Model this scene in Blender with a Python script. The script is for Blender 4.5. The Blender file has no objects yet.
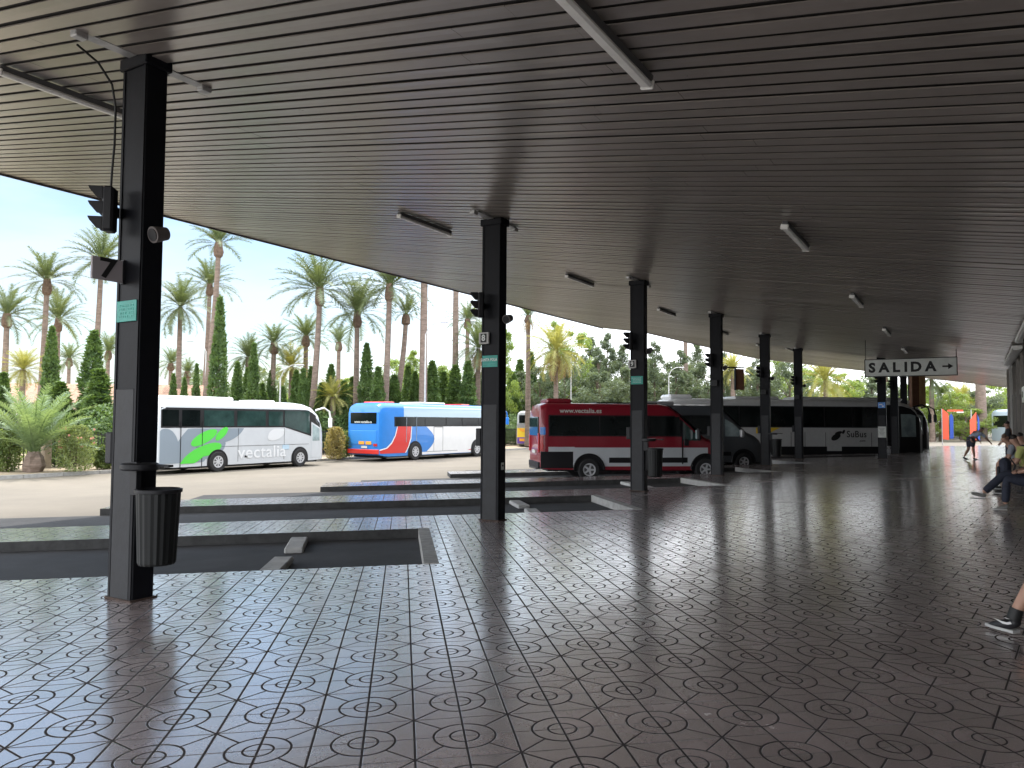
import bpy, math, random
from mathutils import Vector, Matrix
R = math.radians
rnd = random.Random(7)
S = bpy.context.scene
COL = S.collection

# ---------------------------------------------------------------- camera
F_PX = 770.0
PITCH, ROLL = math.atan(37 / F_PX), R(0.35)
fw = Vector((0, math.cos(PITCH), math.sin(PITCH)))
rt0 = Vector((1, 0, 0)); up0 = rt0.cross(fw)
rt = rt0 * math.cos(ROLL) + up0 * math.sin(ROLL)
up = -rt0 * math.sin(ROLL) + up0 * math.cos(ROLL)
cam = bpy.data.objects.new('camera', bpy.data.cameras.new('camera')); COL.objects.link(cam)
m = Matrix((rt, up, -fw)).transposed().to_4x4(); m.translation = (0, 0, 1.7)
cam.matrix_world = m
cam.data.sensor_width = 36; cam.data.lens = F_PX / 1024 * 36
cam.data.clip_start = .05; cam.data.clip_end = 3000
S.camera = cam

# ---------------------------------------------------------------- sky, sun, exposure
SUN_EL, SUN_AZ = R(69), R(-4)          # azimuth measured clockwise from +Y
w = bpy.data.worlds.new('World'); S.world = w; w.use_nodes = True
nt = w.node_tree; bg = nt.nodes['Background']
sky = nt.nodes.new('ShaderNodeTexSky'); sky.sky_type = 'NISHITA'; sky.sun_disc = False
sky.sun_elevation = SUN_EL; sky.sun_rotation = SUN_AZ; sky.air_density = 1.1; sky.dust_density = .7; sky.ozone_density = 1.6
tc = nt.nodes.new('ShaderNodeTexCoord'); mp = nt.nodes.new('ShaderNodeMapping'); mp.inputs['Scale'].default_value = (1.2, 1.2, 4.5)
mp.inputs['Rotation'].default_value = (0, 0, R(35))
nz = nt.nodes.new('ShaderNodeTexNoise'); nz.inputs['Scale'].default_value = 1.7; nz.inputs['Detail'].default_value = 7; nz.inputs['Roughness'].default_value = .55
cr = nt.nodes.new('ShaderNodeValToRGB'); cr.color_ramp.elements[0].position = .42; cr.color_ramp.elements[1].position = .60
mx = nt.nodes.new('ShaderNodeMix'); mx.data_type = 'RGBA'
mx.inputs[7].default_value = (7.2, 7.5, 7.8, 1)
cm = nt.nodes.new('ShaderNodeMath'); cm.operation = 'MULTIPLY'; cm.inputs[1].default_value = .55
L = nt.links.new
L(tc.outputs['Generated'], mp.inputs['Vector']); L(mp.outputs[0], nz.inputs['Vector']); L(nz.outputs['Fac'], cr.inputs[0])
# bright cloud bank added behind and to the sides, lights floor and ceiling; thinner ahead
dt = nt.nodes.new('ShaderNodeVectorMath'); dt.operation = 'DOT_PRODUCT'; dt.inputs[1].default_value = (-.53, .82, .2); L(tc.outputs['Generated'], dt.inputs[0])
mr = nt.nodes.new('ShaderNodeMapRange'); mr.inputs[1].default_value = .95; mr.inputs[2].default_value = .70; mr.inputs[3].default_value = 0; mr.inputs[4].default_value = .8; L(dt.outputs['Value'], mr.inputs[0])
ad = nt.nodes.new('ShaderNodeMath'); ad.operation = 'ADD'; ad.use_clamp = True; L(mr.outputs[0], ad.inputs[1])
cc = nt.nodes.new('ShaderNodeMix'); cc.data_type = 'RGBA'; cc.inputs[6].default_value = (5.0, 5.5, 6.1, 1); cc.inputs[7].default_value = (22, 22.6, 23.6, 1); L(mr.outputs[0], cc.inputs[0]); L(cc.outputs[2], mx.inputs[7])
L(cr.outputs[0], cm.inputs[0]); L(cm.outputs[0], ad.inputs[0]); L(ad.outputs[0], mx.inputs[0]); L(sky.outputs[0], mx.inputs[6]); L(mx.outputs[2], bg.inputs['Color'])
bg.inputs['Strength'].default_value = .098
sl = bpy.data.lights.new('sun', 'SUN'); sl.energy = 2.3; sl.angle = R(.5); sl.color = (1, .95, .87)
so = bpy.data.objects.new('sun', sl); COL.objects.link(so)
tosun = Vector((math.sin(SUN_AZ) * math.cos(SUN_EL), math.cos(SUN_AZ) * math.cos(SUN_EL), math.sin(SUN_EL)))
so.rotation_euler = tosun.to_track_quat('Z', 'Y').to_euler(); so.location = (0, 0, 60)
S.view_settings.view_transform = 'Standard'; S.view_settings.look = 'None'; S.view_settings.gamma = 1
S.view_settings.exposure = 1.12
S.view_settings.use_curve_mapping = False
S.cycles.use_denoising = True
S.cycles.max_bounces = 8; S.cycles.diffuse_bounces = 5; S.cycles.glossy_bounces = 4
S.cycles.transparent_max_bounces = 8

# ---------------------------------------------------------------- site frame
RD = Vector((.515, .857, 0)).normalized()       # along the pillar row
RO = Vector((RD.y, -RD.x, 0))                   # towards the station wall
U = Vector((-.140, .990, 0)).normalized(); V = Vector((U.y, -U.x, 0))  # tile / bay grid
B0 = Vector((-.28, 13.25, 0))
SLOPE = .025
def W(al, off, z=0.): return B0 + RD * al + RO * off + Vector((0, 0, z))
def G(u, v): return B0 + U * u + V * v
def offof(p): return (Vector((p.x, p.y, 0)) - B0).dot(RO)
def fz(p): return SLOPE * offof(p)              # platform surface
def rz(p): return max(-.6, SLOPE * offof(p) - .15)   # road surface
def at(x, D): return Vector(((x - 512) / F_PX * D, D, 0))
YAW_D = math.atan2(RD.y, RD.x); YAW_V = math.atan2(V.y, V.x)

# ---------------------------------------------------------------- materials
MATS = {}
def mat(name, col, rough=.6, metal=0., var=.0, scale=6., bump=0., bscale=60., spec=.5, transl=0., coat=0., alpha=None, col2=None, emis=None, stretch=None, rvar=0.):
    if name in MATS: return MATS[name]
    m = bpy.data.materials.new(name); m.use_nodes = True; t = m.node_tree; n = t.nodes; b = n['Principled BSDF']
    b.inputs['Base Color'].default_value = (*col, 1); b.inputs['Roughness'].default_value = rough; b.inputs['Metallic'].default_value = metal
    b.inputs['Specular IOR Level'].default_value = spec; b.inputs['Coat Weight'].default_value = coat
    if emis: b.inputs['Emission Color'].default_value = (*emis[0], 1); b.inputs['Emission Strength'].default_value = emis[1]
    c = n.new('ShaderNodeTexCoord'); src = c.outputs['Object']
    if stretch:
        mm = n.new('ShaderNodeMapping'); mm.inputs['Scale'].default_value = stretch; t.links.new(src, mm.inputs[0]); src = mm.outputs[0]
    if var > 0 or col2:
        z = n.new('ShaderNodeTexNoise'); z.inputs['Scale'].default_value = scale; z.inputs['Detail'].default_value = 6; z.inputs['Roughness'].default_value = .65
        t.links.new(src, z.inputs['Vector'])
        r = n.new('ShaderNodeValToRGB'); r.color_ramp.elements[0].position = .32; r.color_ramp.elements[1].position = .68
        a = col2 if col2 else tuple(max(0, k * (1 - var)) for k in col); e = col if col2 else tuple(k * (1 + var * .6) for k in col)
        r.color_ramp.elements[0].color = (*a, 1); r.color_ramp.elements[1].color = (*e, 1)
        t.links.new(z.outputs['Fac'], r.inputs[0]); t.links.new(r.outputs[0], b.inputs['Base Color'])
        if rvar:
            q = n.new('ShaderNodeMapRange'); q.inputs[3].default_value = max(.02, rough - rvar); q.inputs[4].default_value = rough + rvar
            t.links.new(z.outputs['Fac'], q.inputs[0]); t.links.new(q.outputs[0], b.inputs['Roughness'])
    if bump > 0:
        z2 = n.new('ShaderNodeTexNoise'); z2.inputs['Scale'].default_value = bscale; z2.inputs['Detail'].default_value = 4
        t.links.new(src, z2.inputs['Vector'])
        bp = n.new('ShaderNodeBump'); bp.inputs['Strength'].default_value = bump; bp.inputs['Distance'].default_value = .02
        t.links.new(z2.outputs['Fac'], bp.inputs['Height']); t.links.new(bp.outputs[0], b.inputs['Normal'])
    if transl > 0:
        tr = n.new('ShaderNodeBsdfTranslucent'); tr.inputs[0].default_value = (col[0] * 1.9, col[1] * 1.9, col[2] * .9, 1)
        ms = n.new('ShaderNodeMixShader'); ms.inputs[0].default_value = transl
        t.links.new(b.outputs[0], ms.inputs[1]); t.links.new(tr.outputs[0], ms.inputs[2]); t.links.new(ms.outputs[0], n['Material Output'].inputs[0])
    MATS[name] = m; return m

def leafmat(name, a, b_, tl=.3):
    """foliage whose colour differs from clump to clump by a noise in object space"""
    return mat(name, b_, .55, col2=a, scale=1.6, transl=tl, spec=.35)

M_asph = mat('asphalt', (.16, .14, .112), .85, var=.16, scale=.35, bump=.25, bscale=90)
M_slatgap = mat('slat_gap', (.02, .018, .017), .7)
M_black = mat('black_paint', (.006, .006, .008), .5, var=.3, scale=5, bump=.05, bscale=20)
M_darkpl = mat('dark_plastic', (.012, .012, .014), .5, spec=.3)
M_tyre = mat('tyre_rubber', (.02, .02, .021), .85)
M_rim = mat('rim_metal', (.55, .56, .58), .4, metal=.1)
M_glass = mat('bus_glass', (.006, .009, .009), .12, spec=.22, var=.4, scale=.9)
M_glass2 = mat('bus_glass_green', (.03, .065, .06), .05, spec=.8, var=.5, scale=1.1)
M_pale = mat('pale_glass', (.33, .42, .43), .08, spec=.7, var=.4, scale=1.8)
M_chrome = mat('grey_metal', (.42, .42, .43), .4, metal=.6)
M_white = mat('white_paint', (.78, .79, .80), .35, var=.05, scale=1.5, coat=.3)
M_silver = mat('silver_paint', (.56, .59, .62), .3, var=.05, scale=1.5, coat=.3)
M_grey = mat('slate_paint', (.24, .29, .34), .35, coat=.3)
M_lime = mat('lime_paint', (.10, .62, .07), .4)
M_red = mat('red_paint', (.62, .035, .03), .3, coat=.4)
M_vred = mat('dark_red_paint', (.25, .010, .024), .28, coat=.5, var=.05)
M_blue = mat('blue_paint', (.03, .21, .62), .3, coat=.4, var=.06, scale=2)
M_orange = mat('orange_plate', (.9, .38, .04), .5)
M_yell = mat('yellow_paint', (.85, .60, .05), .4)
M_purp = mat('purple_paint', (.16, .08, .36), .4)
M_vgrey = mat('dark_grey_paint', (.075, .085, .095), .3, coat=.5)
M_lampg = mat('tail_lamp', (.5, .03, .03), .2)
M_concr = mat('concrete', (.36, .35, .33), .8, var=.2, scale=4, bump=.2, bscale=70)
M_kerb = mat('kerb_stone', (.34, .335, .32), .7, var=.25, scale=6, bump=.2, bscale=60)
M_green = mat('teal_plate', (.02, .30, .24), .5, var=.15, scale=9)
M_signw = mat('sign_white', (.62, .64, .60), .5, var=.10, scale=5)
M_ink = mat('ink_black', (.01, .01, .01), .6)
M_alu = mat('aluminium', (.50, .50, .49), .45, metal=.5, var=.15, scale=8)
M_lampw = mat('diffuser', (.85, .84, .80), .4, var=.08, scale=5)

# ---------------------------------------------------------------- mesh helper
class MB:
    def __init__(s): s.v = []; s.f = []; s.uv = None
    def add(s, vs, fs):
        k = len(s.v); s.v += [tuple(p) for p in vs]; s.f += [tuple(i + k for i in f) for f in fs]; return s
    def box(s, c, d, M=None, bev=0.):
        x, y, z = [a / 2 for a in d]; P = []
        if bev <= 0:
            P = [Vector((i * x, j * y, k * z)) for i in (-1, 1) for j in (-1, 1) for k in (-1, 1)]
            Fs = [(0, 1, 3, 2), (4, 6, 7, 5), (0, 4, 5, 1), (2, 3, 7, 6), (0, 2, 6, 4), (1, 5, 7, 3)]
        else:
            b = min(bev, x * .9, y * .9, z * .9); idx = {}; Fs = []
            for i in (-1, 1):
                for j in (-1, 1):
                    for k in (-1, 1):
                        for a in range(3):
                            q = [i * x, j * y, k * z]; s_ = (i, j, k)
                            for e in range(3):
                                if e != a: q[e] -= s_[e] * b
                            idx[(i, j, k, a)] = len(P); P.append(Vector(q))
            for a in range(3):
                e, g = [t for t in range(3) if t != a]
                for sg in (-1, 1):
                    r = []
                    for se, sg2 in ((-1, -1), (1, -1), (1, 1), (-1, 1)):
                        t = [0, 0, 0]; t[a] = sg; t[e] = se; t[g] = sg2; r.append(idx[(*t, a)])
                    Fs.append(r)
            for a in range(3):
                e, g = [t for t in range(3) if t != a]
                for se in (-1, 1):
                    for sg in (-1, 1):
                        t1 = [0, 0, 0]; t1[a] = -1; t1[e] = se; t1[g] = sg; t2 = list(t1); t2[a] = 1
                        Fs.append((idx[(*t1, e)], idx[(*t1, g)], idx[(*t2, g)], idx[(*t2, e)]))
            for i in (-1, 1):
                for j in (-1, 1):
                    for k in (-1, 1): Fs.append([idx[(i, j, k, a)] for a in range(3)])
        C = Vector(c); P = [(M @ p if M else p) + C for p in P]
        return s.add(P, Fs)
    def cyl(s, a, b, r1, r2=None, n=16, caps=True):
        a = Vector(a); b = Vector(b); r2 = r1 if r2 is None else r2
        z = (b - a).normalized(); x = z.orthogonal().normalized(); y = z.cross(x); P = []
        for p, r in ((a, r1), (b, r2)):
            P += [p + (x * math.cos(t * 2 * math.pi / n) + y * math.sin(t * 2 * math.pi / n)) * r for t in range(n)]
        Fs = [(i, (i + 1) % n, n + (i + 1) % n, n + i) for i in range(n)]
        if caps: Fs += [tuple(range(n))[::-1], tuple(range(n, 2 * n))]
        return s.add(P, Fs)
    def tube(s, pts, r, n=8, caps=True):
        pts = [Vector(p) for p in pts]; rs = r if isinstance(r, (list, tuple)) else [r] * len(pts); P = []; px = None
        for i, p in enumerate(pts):
            t = (pts[min(i + 1, len(pts) - 1)] - pts[max(i - 1, 0)]).normalized()
            x = (t.orthogonal() if px is None else (px - t * px.dot(t))).normalized(); px = x; y = t.cross(x)
            P += [p + (x * math.cos(k * 2 * math.pi / n) + y * math.sin(k * 2 * math.pi / n)) * rs[i] for k in range(n)]
        Fs = [(i * n + k, i * n + (k + 1) % n, (i + 1) * n + (k + 1) % n, (i + 1) * n + k) for i in range(len(pts) - 1) for k in range(n)]
        if caps: Fs += [tuple(range(n))[::-1], tuple(range((len(pts) - 1) * n, len(pts) * n))]
        return s.add(P, Fs)
    def lathe(s, prof, n=20, c=(0, 0, 0)):
        C = Vector(c); P = [C + Vector((r * math.cos(k * 2 * math.pi / n), r * math.sin(k * 2 * math.pi / n), z)) for r, z in prof for k in range(n)]
        Fs = [(i * n + k, i * n + (k + 1) % n, (i + 1) * n + (k + 1) % n, (i + 1) * n + k) for i in range(len(prof) - 1) for k in range(n)]
        return s.add(P, Fs)
    def prism(s, pts, ext):
        """pts: list of 3-D points of a flat outline; ext: extrusion vector"""
        n = len(pts); E = Vector(ext); P = [Vector(p) for p in pts]; P += [p + E for p in P[:n]]
        return s.add(P, [tuple(range(n)), tuple(range(n, 2 * n))[::-1]] + [(i, i + n, (i + 1) % n + n, (i + 1) % n) for i in range(n)])
    def build(s, name, m, parent=None, smooth=False, label=None, fix=True):
        me = bpy.data.meshes.new(name); me.from_pydata(s.v, [], s.f)
        if fix:
            import bmesh
            bm = bmesh.new(); bm.from_mesh(me); bmesh.ops.recalc_face_normals(bm, faces=bm.faces); bm.to_mesh(me); bm.free()
        if smooth:
            me.polygons.foreach_set('use_smooth', [True] * len(me.polygons))
            try: me.set_sharp_from_angle(angle=R(38))
            except Exception: pass
        me.materials.append(m)
        return link(name, me, parent, label)
def link(name, me, parent=None, label=None):
    o = bpy.data.objects.new(name, me); COL.objects.link(o)
    if parent: o.parent = parent
    if label: o['label'] = label
    return o
def tag(o, label=None, cat=None, group=None, kind=None):
    if label: o['label'] = label
    if cat: o['category'] = cat
    if group: o['group'] = group
    if kind: o['kind'] = kind
    return o
def thing(name, label, cat, loc=(0, 0, 0), rz_=0., group=None):
    o = bpy.data.objects.new(name, None); COL.objects.link(o); o.location = loc; o.rotation_euler = (0, 0, rz_); o.empty_display_size = .2
    return tag(o, label, cat, group)
def dup(r, loc, rz_, label, parent=None):
    c = r.copy(); COL.objects.link(c)
    if parent: c.parent = parent
    else: c.location = loc; c.rotation_euler = (0, 0, rz_); c['label'] = label
    for ch in r.children: dup(ch, None, None, None, c)
    return c
def text(name, st, size, m, parent, loc, rot, ext=.002, bold=0., label=None, sx=1., shear=0.):
    cu = bpy.data.curves.new(name, 'FONT'); cu.body = st; cu.size = size; cu.align_x = 'CENTER'; cu.align_y = 'CENTER'
    cu.extrude = ext; cu.offset = bold; cu.resolution_u = 3; cu.shear = shear; cu.space_character = 1.05
    t = bpy.data.objects.new('tmp', cu); COL.objects.link(t); dg = bpy.context.evaluated_depsgraph_get(); dg.update()
    me = bpy.data.meshes.new_from_object(t.evaluated_get(dg)); bpy.data.objects.remove(t); me.name = name; me.materials.clear(); me.materials.append(m)
    o = link(name, me, parent, label); o.location = loc; o.rotation_euler = rot; o.scale = (sx, 1, 1); return o

# ================================================================= GROUND
def strips(offs, als, zf, off0=0):
    mb = MB(); n = len(als); vs = [W(a, o_, zf(o_)) for o_ in offs for a in als]
    fs = [(i * n + j, i * n + j + 1, (i + 1) * n + j + 1, (i + 1) * n + j) for i in range(len(offs) - 1) for j in range(n - 1)]
    return mb.add(vs, fs)
tag(strips([-900, -120, -24, -18, -10, 0, 12, 40, 900], [-900, -60, 0, 30, 60, 120, 300, 900], lambda o_: max(-.6, SLOPE * min(o_, 12) - .15)).build('road', M_asph), kind='structure')
# darker mottled asphalt in the bays
M_bay = mat('bay_asphalt', (.03, .03, .032), .8, var=.45, scale=1.3, bump=.35, bscale=80)

# platform: bands of tiled pavement around the pits
CF = V.dot(RO); CU = U.dot(RO)
def v_at(u, off): return (off - CU * u) / CF
WALL = 8.35
bands = []   # (u0,u1,vstart)
for j in range(-2, 5):
    bands.append((5.2 * j - .75, 5.2 * j + 1.1, max(-12 + 4.05 * j, -40)))        # islands
    bands.append((5.2 * j - 4.1, 5.2 * j - .75, -1.3 + 4.1 * j))                    # pits
bands = [b for b in bands if b[0] < 21]
bands.append((21.9, 23.85, 22.7))
for mth in range(1, 3):
    bands.append((18.65 + 5.2 * mth, 20.5 + 5.2 * mth, 8.5 + 4.22 * mth))
    bands.append((20.5 + 5.2 * mth, 23.85 + 5.2 * mth, 23.1 + 4.22 * mth))
bands.append((34.25, 36.1, 21.2))
U_MIN = -14.5
bands = [b for b in bands if b[0] >= U_MIN - .01]
ptop = MB(); pside = MB(); UVS = []
def quad_top(u0, u1, va0, va1, vb0, vb1):
    ps = []
    for u, v in ((u0, va0), (u1, va1), (u1, vb1), (u0, vb0)):
        p = G(u, v); p.z = fz(p); ps.append(p); UVS.append((u / .25 + 36.88, v / .25 + 7.0))
    ptop.add(ps, [(0, 3, 2, 1)])
for (u0, u1, vs) in bands:
    far = 8.4 if u0 < 21 else 11.8
    quad_top(u0, u1, vs, vs, v_at(u0, far), v_at(u1, far))
# the wider floor behind the first wall's end
def side(p, q):
    a = G(*p); b = G(*q); a.z = fz(a); b.z = fz(b); dn = Vector((0, 0, -.3)); pside.add([a, b, b + dn, a + dn], [(0, 1, 2, 3)])
sb = sorted(bands)
for i, (u0, u1, vs) in enumerate(sb):
    side((u0, vs), (u1, vs))
    if i + 1 < len(sb): side((u1, vs), (sb[i + 1][0], sb[i + 1][2]))

def tile_material():
    m = bpy.data.materials.new('patterned_tiles'); m.use_nodes = True; t = m.node_tree; n = t.nodes; b = n['Principled BSDF']; Lk = t.links.new
    uv = n.new('ShaderNodeUVMap'); sep = n.new('ShaderNodeSeparateXYZ'); Lk(uv.outputs[0], sep.inputs[0])
    def M(op, a, b_=None, c=None):
        k = n.new('ShaderNodeMath'); k.operation = op
        for i, x in enumerate((a, b_, c)):
            if x is None: continue
            if isinstance(x, (int, float)): k.inputs[i].default_value = x
            else: Lk(x, k.inputs[i])
        return k.outputs[0]
    X = M('PINGPONG', sep.outputs[0], 1.0); Y = M('PINGPONG', sep.outputs[1], 1.0)
    r = M('SQRT', M('ADD', M('MULTIPLY', X, X), M('MULTIPLY', Y, Y)))
    def line(d, w_): # 1 on the line
        k = n.new('ShaderNodeMapRange'); k.interpolation_type = 'SMOOTHSTEP'; k.inputs[1].default_value = w_ * .55; k.inputs[2].default_value = w_; k.inputs[3].default_value = 1; k.inputs[4].default_value = 0
        Lk(d, k.inputs[0]); return k.outputs[0]
    gx = M('MINIMUM', X, M('SUBTRACT', 1.0, X)); gy = M('MINIMUM', Y, M('SUBTRACT', 1.0, Y))
    # X runs along u, so lines of constant v (gy) are the bold joints seen running away from the camera
    l1 = line(gy, .034); l2 = M('MULTIPLY', line(gx, .024), .8)
    ring1 = line(M('ABSOLUTE', M('SUBTRACT', r, .62)), .034); ring2 = line(M('ABSOLUTE', M('SUBTRACT', r, .29)), .032)
    outside = M('GREATER_THAN', r, .62)
    dg = M('MULTIPLY', line(M('ABSOLUTE', M('SUBTRACT', X, Y)), .042), outside)
    g = M('MAXIMUM', M('MAXIMUM', l1, l2), M('MAXIMUM', M('MAXIMUM', ring1, ring2), dg))
    # per-tile tint
    cx = M('FLOOR', sep.outputs[0]); cy = M('FLOOR', sep.outputs[1]); cmb = n.new('ShaderNodeCombineXYZ'); Lk(cx, cmb.inputs[0]); Lk(cy, cmb.inputs[1])
    wn = n.new('ShaderNodeTexWhiteNoise'); Lk(cmb.outputs[0], wn.inputs['Vector'])
    nz = n.new('ShaderNodeTexNoise'); nz.inputs['Scale'].default_value = .22; nz.inputs['Detail'].default_value = 8; nz.inputs['Roughness'].default_value = .62; Lk(uv.outputs[0], nz.inputs['Vector'])
    fine = n.new('ShaderNodeTexNoise'); fine.inputs['Scale'].default_value = 16; fine.inputs['Detail'].default_value = 4; Lk(uv.outputs[0], fine.inputs['Vector'])
    tint = M('ADD', M('MULTIPLY', wn.outputs['Value'], .16), M('ADD', M('MULTIPLY', nz.outputs['Fac'], .95), M('MULTIPLY', fine.outputs['Fac'], .22)))
    cr = n.new('ShaderNodeValToRGB'); cr.color_ramp.elements[0].position = .28; cr.color_ramp.elements[1].position = .85
    cr.color_ramp.elements[0].color = (.13, .10, .097, 1); cr.color_ramp.elements[1].color = (.45, .37, .36, 1); Lk(tint, cr.inputs[0])
    # stains
    st = n.new('ShaderNodeTexNoise'); st.inputs['Scale'].default_value = .55; st.inputs['Detail'].default_value = 9; st.inputs['Roughness'].default_value = .7; st.inputs['Distortion'].default_value = .6; Lk(uv.outputs[0], st.inputs['Vector'])
    sm = n.new('ShaderNodeMapRange'); sm.inputs[1].default_value = .585; sm.inputs[2].default_value = .70; Lk(st.outputs['Fac'], sm.inputs[0])
    m1 = n.new('ShaderNodeMix'); m1.data_type = 'RGBA'; Lk(M('MULTIPLY', sm.outputs[0], .6), m1.inputs[0]); Lk(cr.outputs[0], m1.inputs[6]); m1.inputs[7].default_value = (.035, .028, .026, 1)
    m2 = n.new('ShaderNodeMix'); m2.data_type = 'RGBA'; Lk(M('MULTIPLY', g, .93), m2.inputs[0]); Lk(m1.outputs[2], m2.inputs[6]); m2.inputs[7].default_value = (.012, .011, .012, 1)
    Lk(m2.outputs[2], b.inputs['Base Color'])
    ro = n.new('ShaderNodeMapRange'); ro.inputs[3].default_value = .18; ro.inputs[4].default_value = .34; Lk(nz.outputs['Fac'], ro.inputs[0])
    Lk(M('MAXIMUM', ro.outputs[0], M('MULTIPLY', g, .9)), b.inputs['Roughness'])
    Lk(M('SUBTRACT', 1.0, M('MULTIPLY', g, .92)), b.inputs['Specular IOR Level'])
    b.inputs['IOR'].default_value = 2.1; Lk(M('MULTIPLY', M('SUBTRACT', 1.0, g), 1.0), b.inputs['Coat Weight']); b.inputs['Coat IOR'].default_value = 2.4; b.inputs['Coat Roughness'].default_value = .17
    wav = n.new('ShaderNodeTexNoise'); wav.inputs['Scale'].default_value = 1.3; wav.inputs['Detail'].default_value = 3; Lk(uv.outputs[0], wav.inputs['Vector'])
    fx = M('SUBTRACT', M('FRACT', sep.outputs[0]), .5); wn2 = M('SUBTRACT', wn.outputs['Value'], .5)
    h = M('ADD', M('SUBTRACT', M('MULTIPLY', M('MULTIPLY', wn2, fx), 1.6), g), M('ADD', M('MULTIPLY', fine.outputs['Fac'], .06), M('MULTIPLY', wav.outputs['Fac'], .7)))
    bp = n.new('ShaderNodeBump'); bp.inputs['Strength'].default_value = .5; bp.inputs['Distance'].default_value = .003; Lk(h, bp.inputs['Height']); Lk(bp.outputs[0], b.inputs['Normal']); Lk(bp.outputs[0], b.inputs['Coat Normal'])
    return m
M_tile = tile_material()
pf = ptop.build('platform_floor', M_tile, fix=False); tag(pf, kind='structure')
ul = pf.data.uv_layers.new(name='UVMap')
for poly in pf.data.polygons:
    for li in poly.loop_indices: ul.data[li].uv = UVS[pf.data.loops[li].vertex_index]
tag(pside.build('platform_edge', mat('edge_stone', (.05, .05, .05), .8, var=.4, scale=5, bump=.2), fix=False), kind='structure')
# kerb stones closing the bays, wheel stops, darker asphalt sheet in the bays
kb = MB(); bay = MB()
for j in range(-1, 5):
    u0, u1, ve = 5.2 * j - 4.1, 5.2 * j - .75, -1.3 + 4.1 * j
    n = 7
    for i in range(n):
        a0 = u0 + (u1 - u0) * i / n + .006; a1 = u0 + (u1 - u0) * (i + 1) / n - .006
        ps = [G(a0, ve - .01), G(a1, ve - .01), G(a1, ve + .16), G(a0, ve + .16)]
        for p in ps: p.z = fz(p) + .006
        kb.prism(ps, (0, 0, -.2))
    vb0 = ve - 14
    pts = [G(u0 + .0, vb0), G(u1, vb0), G(u1, ve), G(u0, ve)]
    nn = 6
    for i in range(nn):
        q = [G(u, vb0 + (ve - vb0) * t) for u, t in ((u0, i / nn), (u1, i / nn), (u1, (i + 1) / nn), (u0, (i + 1) / nn))]
        for p in q: p.z = rz(p) + .004
        bay.add(q, [(0, 1, 2, 3)])
for mth in range(1, 3):
    u0, u1, ve = 20.5 + 5.2 * mth, 23.85 + 5.2 * mth, 23.1 + 4.22 * mth
    q = [G(u0, ve - 13), G(u1, ve - 13), G(u1, ve), G(u0, ve)]
    for p in q: p.z = rz(p) + .004
    bay.add(q, [(0, 1, 2, 3)])
tag(kb.build('kerb', M_kerb), kind='structure'); tag(bay.build('bay_surface', M_bay, fix=False), kind='structure')
k = 0
stoplab = {(0, 0): 'worn concrete wheel stop in the nearest bay, the nearer block', (0, 1): 'worn concrete wheel stop in the nearest bay, the farther block',
           (1, 0): 'concrete wheel stop in the second bay, the nearer block', (1, 1): 'concrete wheel stop in the second bay, just right of the second pillar',
           (2, 0): 'concrete wheel stop in the third bay, the nearer block', (2, 1): 'concrete wheel stop in the third bay, the farther block'}
for j in range(0, 3):
    ve = -1.3 + 4.1 * j; u0 = 5.2 * j - 4.1
    for i, uu in enumerate((u0 + .45, u0 + 2.35)):
        c = G(uu + .35, ve - 1.8); c.z = rz(c)
        t = MB().box((0, 0, .045), (.26, 1.05, .09), bev=.02).build('wheel_stop', mat('stop_block', (.42, .42, .41), .8, var=.2, scale=6, bump=.2)); t.location = c; t.rotation_euler = (0, 0, YAW_V + R(3 if i else -2))
        tag(t, stoplab[(j, i)], 'wheel stop', 'concrete wheel stops in the bays')

# far side of the road: kerb, earth verge
fk = MB()
for i in range(90):
    a = -30 + i * 1.5; ps = [W(a + .01, -24.3), W(a + 1.49, -24.3), W(a + 1.49, -24.1), W(a + .01, -24.1)]
    for p in ps: p.z = -.46
    fk.prism(ps, (0, 0, -.3))
tag(fk.build('far_kerb', M_kerb), kind='structure')
M_earth = mat('dry_earth', (.34, .27, .19), .9, var=.3, scale=.7, bump=.4, bscale=30)
e = MB()
vs = [W(-60, -24.3, -.47), W(110, -24.3, -.47), W(110, -26.5, -.44), W(-60, -26.5, -.44), W(110, -140, -.3), W(-60, -140, -.3)]
e.add(vs, [(0, 1, 2, 3), (3, 2, 4, 5)]); tag(e.build('verge', M_earth, fix=False), kind='structure')
e = MB(); vs = [W(92, -24, -.6), W(92, 60, -.0), W(93, 60, .2), W(93, -24, -.3), W(300, 60, .3), W(300, -24, -.2)]
e.add(vs, [(0, 1, 2, 3), (3, 2, 4, 5)]); tag(e.build('planting_bed', M_earth, fix=False), kind='structure')

# ================================================================= CANOPY
def slat_material():
    m = mat('painted_slats', (.31, .275, .25), .30, metal=.3, var=.10, scale=2.2, spec=.6, rvar=.06)
    return m
M_slat = slat_material()
def roof_z(off, dz=0.): return 5.22 - .155 * off + dz
def slats(mb, al0, al1, off_out, off_in, dz, pitch=.215):
    n = int((al1 - al0) / pitch); r2 = random.Random(3)
    for i in range(n):
        a = al0 + i * pitch; w1 = .163; j = r2.uniform(-.0035, .0035); tilt = r2.uniform(-.003, .003)
        prof = [(a + .012, .009), (a + .012, j), (a + .09, j + tilt + .0015), (a + .010 + w1, j + tilt), (a + .010 + w1, .009)]
        oo = off_out(a + pitch / 2)
        # panels come in lengths with a slight step between them
        cuts = [oo] + [c for c in (-6.5 + r2.uniform(-1.5, 1.5), -1 + r2.uniform(-1.5, 1.5), 4.5 + r2.uniform(-1, 1)) if c > oo + .5] + [off_in]
        for c0, c1 in zip(cuts[:-1], cuts[1:]):
            jj = r2.uniform(-.002, .002)
            vs = [W(al, off, roof_z(off, dz) + h + jj) for off in (c0, c1 - .004) for al, h in prof]
            mb.add(vs, [(q, q + 1, q + 6, q + 5) for q in range(4)])
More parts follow.
